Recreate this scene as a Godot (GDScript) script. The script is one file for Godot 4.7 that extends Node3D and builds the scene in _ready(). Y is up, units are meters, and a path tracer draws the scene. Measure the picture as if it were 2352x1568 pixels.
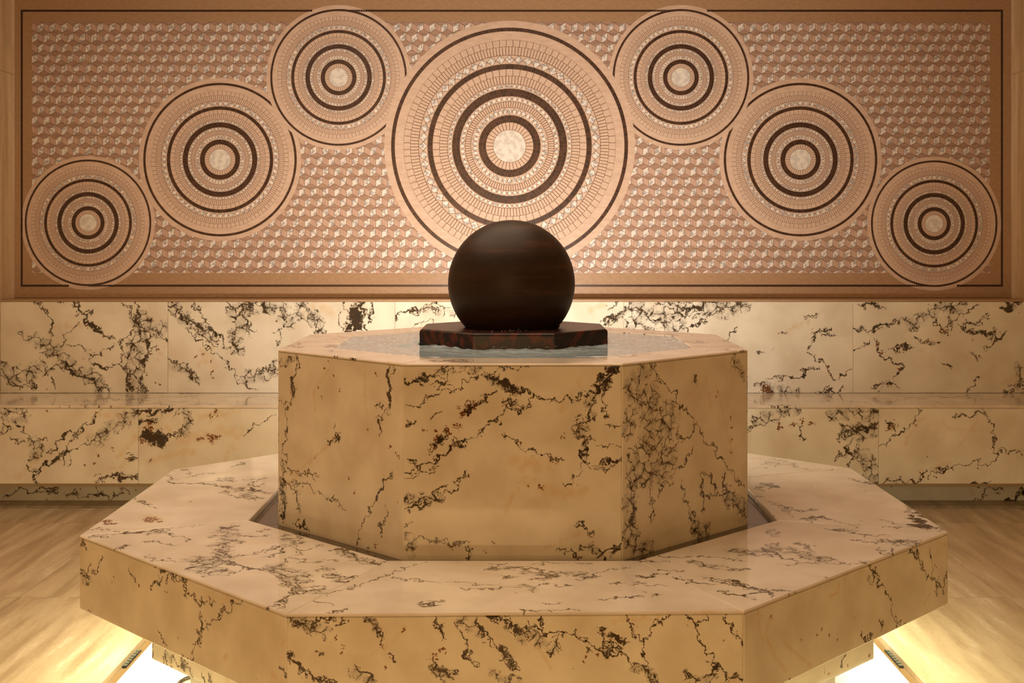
extends Node3D
# A marble fountain room: octagonal bench round a plinth with a wet granite ball, a mosaic wall behind.
# Photo pixels (2352 x 1568) become places through the camera below and the surface each thing touches.

const F := 2847.0      # focal length in pixels
const PX := 1178.0     # pixel of the vanishing point
const PY := 545.0
const EYE := 1.17      # camera height
const DC := 3.436      # distance of the fountain's axis
const DW := 5.90       # mosaic plane
const DU := 5.734      # marble cladding above the wall bench
const DB := 5.304      # front of the wall bench
const DT := 5.506      # recessed toe panel
const SEAT := 0.45
const LEDGE := 0.882
const HALF := 2.372    # half width of the room
const CEIL := 2.72
const BACK := 0.7      # how far the room goes on behind the camera
const K := DW / F      # metres per photo pixel on the mosaic
const T8 := 0.41421356

var rng := RandomNumberGenerator.new()
var M := {}
var names := {}

# ---------------------------------------------------------------- small helpers
func numbered(called: String) -> String:
	var n: int = names.get(called, 0)
	names[called] = n + 1
	return called if n == 0 else "%s_%03d" % [called, n]

func thing(called: String, label: String, category: String, at := Vector3.ZERO, group := "") -> Node3D:
	var o := Node3D.new()
	o.name = numbered(called)
	add_child(o)
	o.position = at
	tag(o, label, category, group)
	return o

func tag(o: Node, label: String, category: String, group := "") -> void:
	o.set_meta("label", label)
	o.set_meta("category", category)
	if group:
		o.set_meta("group", group)

func structure(called: String, label: String, category: String) -> Node3D:
	var o := thing(called, label, category)
	o.set_meta("kind", "structure")
	return o

func part(called: String, mesh: Mesh, m: Material, parent: Node, at := Vector3.ZERO) -> MeshInstance3D:
	var o := MeshInstance3D.new()
	o.name = called
	o.mesh = mesh
	o.material_override = m
	parent.add_child(o, true)
	o.position = at
	return o

func mat(c: Color, rough: float, spec := 0.5) -> StandardMaterial3D:
	var m := StandardMaterial3D.new()
	m.albedo_color = c
	m.roughness = rough
	m.metallic_specular = spec
	return m

func tex_mat(im: Image, rough: float, spec := 0.5, tri := 0.0) -> StandardMaterial3D:
	var m := mat(Color.WHITE, rough, spec)
	m.albedo_texture = ImageTexture.create_from_image(im)
	if tri > 0.0:
		m.uv1_triplanar = true
		m.uv1_world_triplanar = true
		m.uv1_scale = Vector3.ONE * tri
	return m

func px(x: float, y: float, d: float) -> Vector3:
	return Vector3((x - PX) * d / F, EYE - (y - PY) * d / F, -d)

func px_on(x: float, y: float, p: Vector3, n: Vector3) -> Vector3:
	# where the ray of a photo pixel meets the plane through p with normal n
	var dir := Vector3((x - PX) / F, -(y - PY) / F, -1.0)
	var eye := Vector3(0, EYE, 0)
	return eye + dir * ((p - eye).dot(n) / dir.dot(n))

func floor_px(x: float, y: float, h := 0.0) -> Vector3:
	return px_on(x, y, Vector3(0, h, 0), Vector3.UP)

# ---------------------------------------------------------------- meshes
func begin() -> SurfaceTool:
	var st := SurfaceTool.new()
	st.begin(Mesh.PRIMITIVE_TRIANGLES)
	return st

func tri(st: SurfaceTool, a: Vector3, b: Vector3, c: Vector3, n: Vector3, ua := Vector2.ZERO, ub := Vector2.ZERO, uc := Vector2.ZERO) -> void:
	if (b - a).cross(c - a).dot(n) > 0.0:   # Godot's front faces run clockwise
		var t := b
		b = c
		c = t
		var u := ub
		ub = uc
		uc = u
	st.set_normal(n)
	st.set_uv(ua)
	st.add_vertex(a)
	st.set_normal(n)
	st.set_uv(ub)
	st.add_vertex(b)
	st.set_normal(n)
	st.set_uv(uc)
	st.add_vertex(c)

func quad(st: SurfaceTool, a: Vector3, b: Vector3, c: Vector3, d: Vector3, n: Vector3, u := PackedVector2Array([Vector2.ZERO, Vector2.ZERO, Vector2.ZERO, Vector2.ZERO])) -> void:
	tri(st, a, b, c, n, u[0], u[1], u[2])
	tri(st, a, c, d, n, u[0], u[2], u[3])

func box(st: SurfaceTool, lo: Vector3, hi: Vector3) -> void:
	var c := (lo + hi) / 2.0
	for ax in 3:
		for s in [-1.0, 1.0]:
			var n := Vector3.ZERO
			n[ax] = s
			var e1: int = (ax + 1) % 3
			var e2: int = (ax + 2) % 3
			var p := []
			for q in [[-1, -1], [1, -1], [1, 1], [-1, 1]]:
				var v := c
				v[ax] = hi[ax] if s > 0.0 else lo[ax]
				v[e1] = lo[e1] if q[0] < 0 else hi[e1]
				v[e2] = lo[e2] if q[1] < 0 else hi[e2]
				p.append(v)
			quad(st, p[0], p[1], p[2], p[3], n)

func box_mesh(lo: Vector3, hi: Vector3) -> ArrayMesh:
	var st := begin()
	box(st, lo, hi)
	return st.commit()

# A stone slab: convex polygon seen from its outer side, thickness behind it, a small bevel on the outer edge.
func slab(poly: PackedVector3Array, n: Vector3, thick: float, bevel: float, uv: Callable) -> ArrayMesh:
	var st := begin()
	var k := poly.size()
	var mid := Vector3.ZERO
	for p in poly:
		mid += p / k
	var top := PackedVector3Array()
	var outs := []
	for i in k:
		var a := poly[(i + k - 1) % k]
		var b := poly[i]
		var c := poly[(i + 1) % k]
		var n1 := (b - a).normalized().cross(n).normalized()
		var n2 := (c - b).normalized().cross(n).normalized()
		if n1.dot(mid - b) < 0.0:
			n1 = -n1
		if n2.dot(mid - b) < 0.0:
			n2 = -n2
		outs.append(-n2)
		top.append(b + (n1 + n2) * (bevel / (1.0 + n1.dot(n2))))
	for i in range(1, k - 1):
		tri(st, top[0], top[i], top[i + 1], n, uv.call(top[0]), uv.call(top[i]), uv.call(top[i + 1]))
	for i in k:
		var j := (i + 1) % k
		var a0 := poly[i] - n * bevel
		var b0 := poly[j] - n * bevel
		var a1 := poly[i] - n * thick
		var b1 := poly[j] - n * thick
		var u := PackedVector2Array([uv.call(poly[i]), uv.call(poly[j]), uv.call(top[j]), uv.call(top[i])])
		quad(st, a0, b0, top[j], top[i], (n + outs[i]).normalized(), u)
		u = PackedVector2Array([uv.call(poly[i]), uv.call(poly[j]), uv.call(poly[j]), uv.call(poly[i])])
		quad(st, a0, b0, b1, a1, outs[i], u)
	return st.commit()

# Prism over a flat polygon in x, y; face at z1 towards +z.
func prism(st: SurfaceTool, poly: PackedVector2Array, z0: float, z1: float, uo := Vector2.ZERO, us := 4.0) -> void:
	var ix := Geometry2D.triangulate_polygon(poly)
	for i in range(0, ix.size(), 3):
		var a := poly[ix[i]]
		var b := poly[ix[i + 1]]
		var c := poly[ix[i + 2]]
		tri(st, Vector3(a.x, a.y, z1), Vector3(b.x, b.y, z1), Vector3(c.x, c.y, z1), Vector3.BACK, a * us + uo, b * us + uo, c * us + uo)
	var flip := -1.0 if Geometry2D.is_polygon_clockwise(poly) else 1.0
	for i in poly.size():
		var a := poly[i]
		var b := poly[(i + 1) % poly.size()]
		var d := (b - a).normalized()
		var n := Vector3(d.y, -d.x, 0) * flip
		quad(st, Vector3(a.x, a.y, z0), Vector3(b.x, b.y, z0), Vector3(b.x, b.y, z1), Vector3(a.x, a.y, z1), n, PackedVector2Array([a * us + uo, b * us + uo, b * us + uo, a * us + uo]))

func prism_mesh(poly: PackedVector2Array, z0: float, z1: float, uo := Vector2.ZERO, us := 4.0) -> ArrayMesh:
	var st := begin()
	prism(st, poly, z0, z1, uo, us)
	return st.commit()

func ring_poly(c: Vector2, r: float, n: int) -> PackedVector2Array:
	var p := PackedVector2Array()
	for i in n:
		p.append(c + Vector2.from_angle(TAU * i / n) * r)
	return p

func inset(poly: PackedVector2Array, d: float) -> PackedVector2Array:
	var r := Geometry2D.offset_polygon(poly, -d, Geometry2D.JOIN_MITER)
	return r[0] if r.size() else PackedVector2Array()

# Corner i of an octagon with a flat front: 0 front left, 1 front right, then on round.
func oct(a: float, i: int, y: float) -> Vector3:
	var t := a * T8
	var q: Vector2 = [Vector2(-t, a), Vector2(t, a), Vector2(a, t), Vector2(a, -t), Vector2(t, -a), Vector2(-t, -a), Vector2(-a, -t), Vector2(-a, t)][posmod(i, 8)]
	return Vector3(q.x, y, -DC + q.y)

# ---------------------------------------------------------------- stone pictures
var nz_edge: PackedByteArray
var nz_cloud: PackedByteArray
var nz_cell: PackedByteArray
var nz_mid: PackedByteArray
var nz_fine: PackedByteArray
var B: PackedFloat32Array      # dark veins
var Q := [PackedFloat32Array(), PackedFloat32Array(), PackedFloat32Array()]   # quarter size: vein net, tan veil, rust
const Z := 4

func noise_bytes(kind: int, freq: float, octaves: int, warp: float, sd: int, w := 1024, h := 1024) -> PackedByteArray:
	var n := FastNoiseLite.new()
	n.seed = sd
	n.noise_type = kind
	n.frequency = freq
	n.fractal_octaves = octaves
	n.fractal_type = FastNoiseLite.FRACTAL_FBM if octaves > 1 else FastNoiseLite.FRACTAL_NONE
	if kind == FastNoiseLite.TYPE_CELLULAR:
		n.cellular_return_type = FastNoiseLite.RETURN_DISTANCE2_SUB
		n.cellular_jitter = 1.0
	if warp > 0.0:
		n.domain_warp_enabled = true
		n.domain_warp_amplitude = warp
		n.domain_warp_frequency = freq * 1.3
		n.domain_warp_fractal_octaves = 3
	var im := n.get_seamless_image(w, h, false, false, 0.1, true)
	im.convert(Image.FORMAT_L8)
	return im.get_data()

func stroke(w: int, h: int, pts: PackedVector2Array, wid: float, rough := 0.14) -> void:
	for it in 7:
		var more := PackedVector2Array()
		var longest := 0.0
		for i in pts.size() - 1:
			var a := pts[i]
			var b := pts[i + 1]
			more.append(a)
			var d := b - a
			longest = maxf(longest, d.length())
			if d.length() > 4.0:
				more.append((a + b) / 2.0 + Vector2(-d.y, d.x) * clampf(rng.randfn() * rough, -0.3, 0.3))
		more.append(pts[pts.size() - 1])
		pts = more
		if longest < 5.0:
			break
	var lf := -0.6
	var total := pts.size() - 1
	for i in total:
		var a := pts[i]
		var b := pts[i + 1]
		lf += rng.randfn() * 0.30 - (lf + 0.75) * 0.10
		var f := clampf(exp(lf), 0.2, 1.5)
		var ends := minf(1.0, 0.35 + 2.2 * minf(i + 1.0, total - i) / (total + 1.0))
		var r := maxf(0.9, wid * 0.5 * f * ends)
		var steps := maxi(1, int((b - a).length() / maxf(1.0, r * 0.5)))
		for s in steps:
			var c := a.lerp(b, float(s) / steps)
			if wid > 7.0:
				c += Vector2(rng.randfn(), rng.randfn()) * wid * 0.16
			var x0 := maxi(0, int(c.x - r))
			var x1 := mini(w - 1, int(c.x + r) + 1)
			for y in range(maxi(0, int(c.y - r)), mini(h - 1, int(c.y + r) + 1) + 1):
				var row := y * w
				var dy := (y - c.y) * (y - c.y)
				for x in range(x0, x1 + 1):
					var v := 1.0 - sqrt(dy + (x - c.x) * (x - c.x)) / (r + 0.6)
					if v > B[row + x]:
						B[row + x] = v

func veil(k: int, w: int, h: int, c: Vector2, r: float) -> void:
	c /= Z
	r = maxf(r / Z, 1.0)
	var q: PackedFloat32Array = Q[k]
	var rim := rng.randf_range(0.75, 1.1)
	for y in range(maxi(0, int(c.y - r)), mini(h - 1, int(c.y + r) + 1) + 1):
		for x in range(maxi(0, int(c.x - r)), mini(w - 1, int(c.x + r) + 1) + 1):
			var v := (1.0 - (Vector2(x, y) - c).length_squared() / (r * r)) * rim
			if v > q[y * w + x]:
				q[y * w + x] = v
	Q[k] = q

# Paints one slab. groups: [origin x, origin y, zoom, [kind, width, x, y, x, y ...], ...] as read off the photograph.
func marble(w: int, h: int, sd: int, groups: Array, to_tex: Callable, per_px: float, tone := Color(0.885, 0.86, 0.79), stray := 3) -> Image:
	rng.seed = sd
	B = PackedFloat32Array()
	B.resize(w * h)
	var qw := w / Z + 1
	var qh := h / Z + 1
	for k in 3:
		var q := PackedFloat32Array()
		q.resize(qw * qh)
		Q[k] = q
	for g in groups:
		for i in range(3, g.size()):
			var s: Array = g[i]
			var pts := PackedVector2Array()
			for j in range(2, s.size(), 2):
				pts.append(to_tex.call(g[0] + s[j] / float(g[2]), g[1] + s[j + 1] / float(g[2])))
			var wid: float = s[1] / float(g[2]) * per_px
			if s[0] == "V":
				stroke(w, h, pts, wid)
				# hair-thin companions
				for b in range(int(2 + pts.size() * 0.7)):
					var j := rng.randi_range(0, pts.size() - 2)
					var p := pts[j].lerp(pts[j + 1], rng.randf())
					var dir := (pts[j + 1] - pts[j]).normalized().rotated(rng.randf_range(-0.5, 0.5)) * (1.0 if rng.randf() < 0.5 else -1.0)
					var l := wid * rng.randf_range(1.2, 3.2) + 6.0
					var off := Vector2(-dir.y, dir.x) * rng.randfn() * wid * 0.6
					stroke(w, h, PackedVector2Array([p + off, p + off + dir * l]), clampf(wid * 0.28, 1.4, 5.0))
			else:
				var k: int = {"N": 0, "T": 1, "R": 2}[s[0]]
				for j in pts.size():
					if k == 2:
						for b in 5:
							veil(k, qw, qh, pts[j] + Vector2(rng.randfn(), rng.randfn()) * wid * 0.6, wid * rng.randf_range(0.5, 1.1))
						continue
					veil(k, qw, qh, pts[j], wid)
					if j + 1 < pts.size():
						var n := int(pts[j].distance_to(pts[j + 1]) / (wid * 0.5)) + 1
						for b in range(1, n):
							veil(k, qw, qh, pts[j].lerp(pts[j + 1], float(b) / n) + Vector2(rng.randfn(), rng.randfn()) * wid * 0.25, wid * rng.randf_range(0.7, 1.15))
	# faint tan threads and specks wherever the stone is
	for b in stray:
		var p := Vector2(rng.randf() * w, rng.randf() * h)
		var dir := Vector2.from_angle(rng.randf_range(-1.2, 0.4))
		for j in 14:
			veil(1, qw, qh, p + dir * j * 7.0 + Vector2(rng.randfn(), rng.randfn()) * 4.0, rng.randf_range(4.0, 9.0))
	for b in stray * 2:
		veil(2, qw, qh, Vector2(rng.randf() * w, rng.randf() * h), rng.randf_range(3.0, 6.0))
	var up := []
	for k in 3:
		var im := Image.create_from_data(qw, qh, false, Image.FORMAT_RF, (Q[k] as PackedFloat32Array).to_byte_array())
		im.resize(qw * Z, qh * Z, Image.INTERPOLATE_BILINEAR)
		up.append(im.get_data().to_float32_array())
	var net: PackedFloat32Array = up[0]
	var tan_veil: PackedFloat32Array = up[1]
	var rust: PackedFloat32Array = up[2]
	var uw := qw * Z
	var out := PackedByteArray()
	out.resize(w * h * 3)
	var ox := rng.randi() & 1023
	var oy := rng.randi() & 1023
	var tr := tone.r * 255.0
	var tg := tone.g * 255.0
	var tb := tone.b * 255.0
	var o := 0
	for y in h:
		var nrow := ((y + oy) & 1023) << 10
		var nrow2 := ((y + oy + 400) & 1023) << 10
		var row := y * w
		var urow := y * uw
		for x in w:
			var ni := nrow + ((x + ox) & 1023)
			var e := nz_edge[ni] / 255.0 - 0.5
			var m := nz_mid[ni] / 255.0
			var cl := nz_cloud[ni] / 255.0 - 0.5
			var dark := 0.0
			var fi := nz_fine[ni] / 255.0
			# the veins are looked up a few pixels aside, so that their edges wander with the grain
			var xx := clampi(x + int(roundf((m - 0.5) * 24.0)), 0, w - 1)
			var yy := clampi(y + int(roundf((nz_mid[nrow2 + ((x + ox + 300) & 1023)] / 255.0 - 0.5) * 24.0)), 0, h - 1)
			var v := B[yy * w + xx]
			var stain := 0.0
			if v > 0.0:
				dark = clampf((v * 1.1 + e * 0.5 + (fi - 0.4) * 0.3 - 0.12) * 4.0, 0.0, 1.0)
				stain = clampf(v * 1.6, 0.0, 0.5) * (1.0 - dark)
			var nv := net[urow + x]
			var grey := 0.0
			if nv > 0.02:
				var line := clampf((11.0 + 20.0 * nv * m + e * 12.0 - nz_cell[ni]) / 10.0, 0.0, 1.0)
				line = maxf(line, clampf((2.0 + 60.0 * (m - 0.47) + e * 12.0 - nz_fine[ni]) / 13.0, 0.0, 1.0))
				dark = maxf(dark, line * clampf((nv * 1.7 + (m - 0.5) * 1.6) * 1.8, 0.0, 1.0))
				grey = clampf(nv * (m * 1.3 - 0.3), 0.0, 0.4)
			var t := tan_veil[urow + x]
			t = clampf(t * (m * 1.1 + 0.1) * 1.1, 0.0, 0.8) + maxf(0.0, 0.12 - cl) * 0.55 + stain * 0.8
			var ru := rust[urow + x]
			if ru > 0.0:
				ru = clampf((ru + e * 1.3 - 0.55) * 3.5, 0.0, 0.9)
			var b := 1.0 + cl * 0.10 - grey * 0.34
			var r := tr * b
			var gg := tg * b
			var bb := tb * b
			r += (214.0 - r) * t * 0.55
			gg += (186.0 - gg) * t * 0.55
			bb += (142.0 - bb) * t * 0.55
			if ru > 0.0:
				r += (104.0 - r) * ru
				gg += (58.0 - gg) * ru
				bb += (30.0 - bb) * ru
			if dark > 0.0:
				dark *= 0.93
				r += (44.0 - r + m * 24.0) * dark
				gg += (39.0 - gg + m * 12.0) * dark
				bb += (32.0 - bb) * dark
			out[o] = int(clampf(r, 0.0, 255.0))
			out[o + 1] = int(clampf(gg, 0.0, 255.0))
			out[o + 2] = int(clampf(bb, 0.0, 255.0))
			o += 3
	return Image.create_from_data(w, h, false, Image.FORMAT_RGB8, out)

# Streaked travertine or veined stone; stretch squeezes the streaks along x.
func streaks(w: int, h: int, sd: int, a: Color, b: Color, c: Color, along: int, freq := 0.02) -> Image:
	var n := FastNoiseLite.new()
	n.seed = sd
	n.noise_type = FastNoiseLite.TYPE_SIMPLEX
	n.frequency = freq
	n.fractal_octaves = 4
	n.domain_warp_enabled = true
	n.domain_warp_amplitude = 14.0
	n.domain_warp_frequency = 0.008
	var coarse := n.get_seamless_image(w / along, h, false, false, 0.12, true)
	coarse.resize(w, h, Image.INTERPOLATE_CUBIC)
	coarse.convert(Image.FORMAT_L8)
	n.seed = sd + 1
	n.frequency = 0.11
	var fine := n.get_seamless_image(w / 3, h, false, false, 0.1, true)
	fine.resize(w, h, Image.INTERPOLATE_BILINEAR)
	fine.convert(Image.FORMAT_L8)
	var p := coarse.get_data()
	var q := fine.get_data()
	var out := PackedByteArray()
	out.resize(w * h * 3)
	var lut := []
	for i in 256:
		var t := i / 255.0
		var col := a.lerp(b, smoothstep(0.15, 0.62, t))
		lut.append(col.lerp(c, smoothstep(0.62, 0.86, t)))
	for i in w * h:
		var col: Color = lut[clampi(int(p[i] * 0.78 + q[i] * 0.22), 0, 255)]
		out[i * 3] = col.r8
		out[i * 3 + 1] = col.g8
		out[i * 3 + 2] = col.b8
	return Image.create_from_data(w, h, false, Image.FORMAT_RGB8, out)

# Cloudy grey and white marble of the mosaic pieces.
func clouds(w: int, sd: int, a: Color, b: Color, freq: float, sharp := 0.0) -> Image:
	var n := FastNoiseLite.new()
	n.seed = sd
	n.noise_type = FastNoiseLite.TYPE_SIMPLEX
	n.frequency = freq
	n.fractal_octaves = 5
	n.domain_warp_enabled = true
	n.domain_warp_amplitude = 20.0
	n.domain_warp_frequency = freq
	var im := n.get_seamless_image(w, w, false, false, 0.1, true)
	im.convert(Image.FORMAT_L8)
	var p := im.get_data()
	var out := PackedByteArray()
	out.resize(w * w * 3)
	for i in w * w:
		var t := p[i] / 255.0
		t = smoothstep(0.35 + sharp, 0.75 - sharp * 0.3, t)
		var col := a.lerp(b, t)
		out[i * 3] = col.r8
		out[i * 3 + 1] = col.g8
		out[i * 3 + 2] = col.b8
	return Image.create_from_data(w, w, false, Image.FORMAT_RGB8, out)

# Speckled red and black granite.
func granite(w: int, sd: int) -> Image:
	var fine := noise_bytes(FastNoiseLite.TYPE_SIMPLEX, 0.09, 3, 6.0, sd, w, w)
	var big := noise_bytes(FastNoiseLite.TYPE_SIMPLEX, 0.008, 4, 30.0, sd + 1, w, w)
	var out := PackedByteArray()
	out.resize(w * w * 3)
	for i in w * w:
		var t := clampf((big[i] / 255.0 - 0.46) * 5.0 + (fine[i] / 255.0 - 0.5) * 2.4, 0.0, 1.0)
		var s := clampf((fine[i] / 255.0 - 0.62) * 6.0, 0.0, 1.0) * (1.0 - t)
		out[i * 3] = int(22 + 58 * t + 26 * s)
		out[i * 3 + 1] = int(18 + 17 * t + 18 * s)
		out[i * 3 + 2] = int(18 + 6 * t + 12 * s)
	return Image.create_from_data(w, w, false, Image.FORMAT_RGB8, out)

# A slab with its own painted stone. dens: texture pixels per metre; per_px: texture pixels per photo pixel.
func stone(called: String, poly: PackedVector3Array, n: Vector3, up: Vector3, thick: float, dens: float, groups: Array, sd: int, parent: Node, widen := 1.0, tone := Color(0.885, 0.86, 0.79)) -> MeshInstance3D:
	var e2 := (up - n * up.dot(n)).normalized()
	var e1 := e2.cross(n).normalized()
	var lo := Vector2(INF, INF)
	var hi := -lo
	var depth := 0.0
	for p in poly:
		var q := Vector2(p.dot(e1), p.dot(e2))
		lo = lo.min(q)
		hi = hi.max(q)
		depth -= p.z / poly.size()
	var size := hi - lo
	var uv := func(p: Vector3) -> Vector2: return Vector2((p.dot(e1) - lo.x) / size.x, (hi.y - p.dot(e2)) / size.y)
	var w := int(size.x * dens)
	var h := int(size.y * dens)
	var at := poly[0]
	var to_tex := func(x: float, y: float) -> Vector2: return uv.call(px_on(x, y, at, n)) * Vector2(w, h)
	var im := marble(w, h, sd, groups, to_tex, dens * depth / F * widen, tone, 3 if groups.size() else 5)
	var m := tex_mat(im, 0.09)
	m.texture_repeat = false
	return part(called, slab(poly, n, thick, 0.0022, uv), m, parent)

# A slab cut from the shared stone.
func plain_stone(called: String, poly: PackedVector3Array, n: Vector3, along: Vector3, thick: float, m: Material, parent: Node, scale := 1.0) -> MeshInstance3D:
	var e1 := along.normalized()
	var e2 := n.cross(e1).normalized()
	var off := Vector2(rng.randf(), rng.randf())
	var uv := func(p: Vector3) -> Vector2: return Vector2(p.dot(e1), p.dot(e2)) * scale + off
	return part(called, slab(poly, n, thick, 0.002, uv), m, parent)

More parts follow.
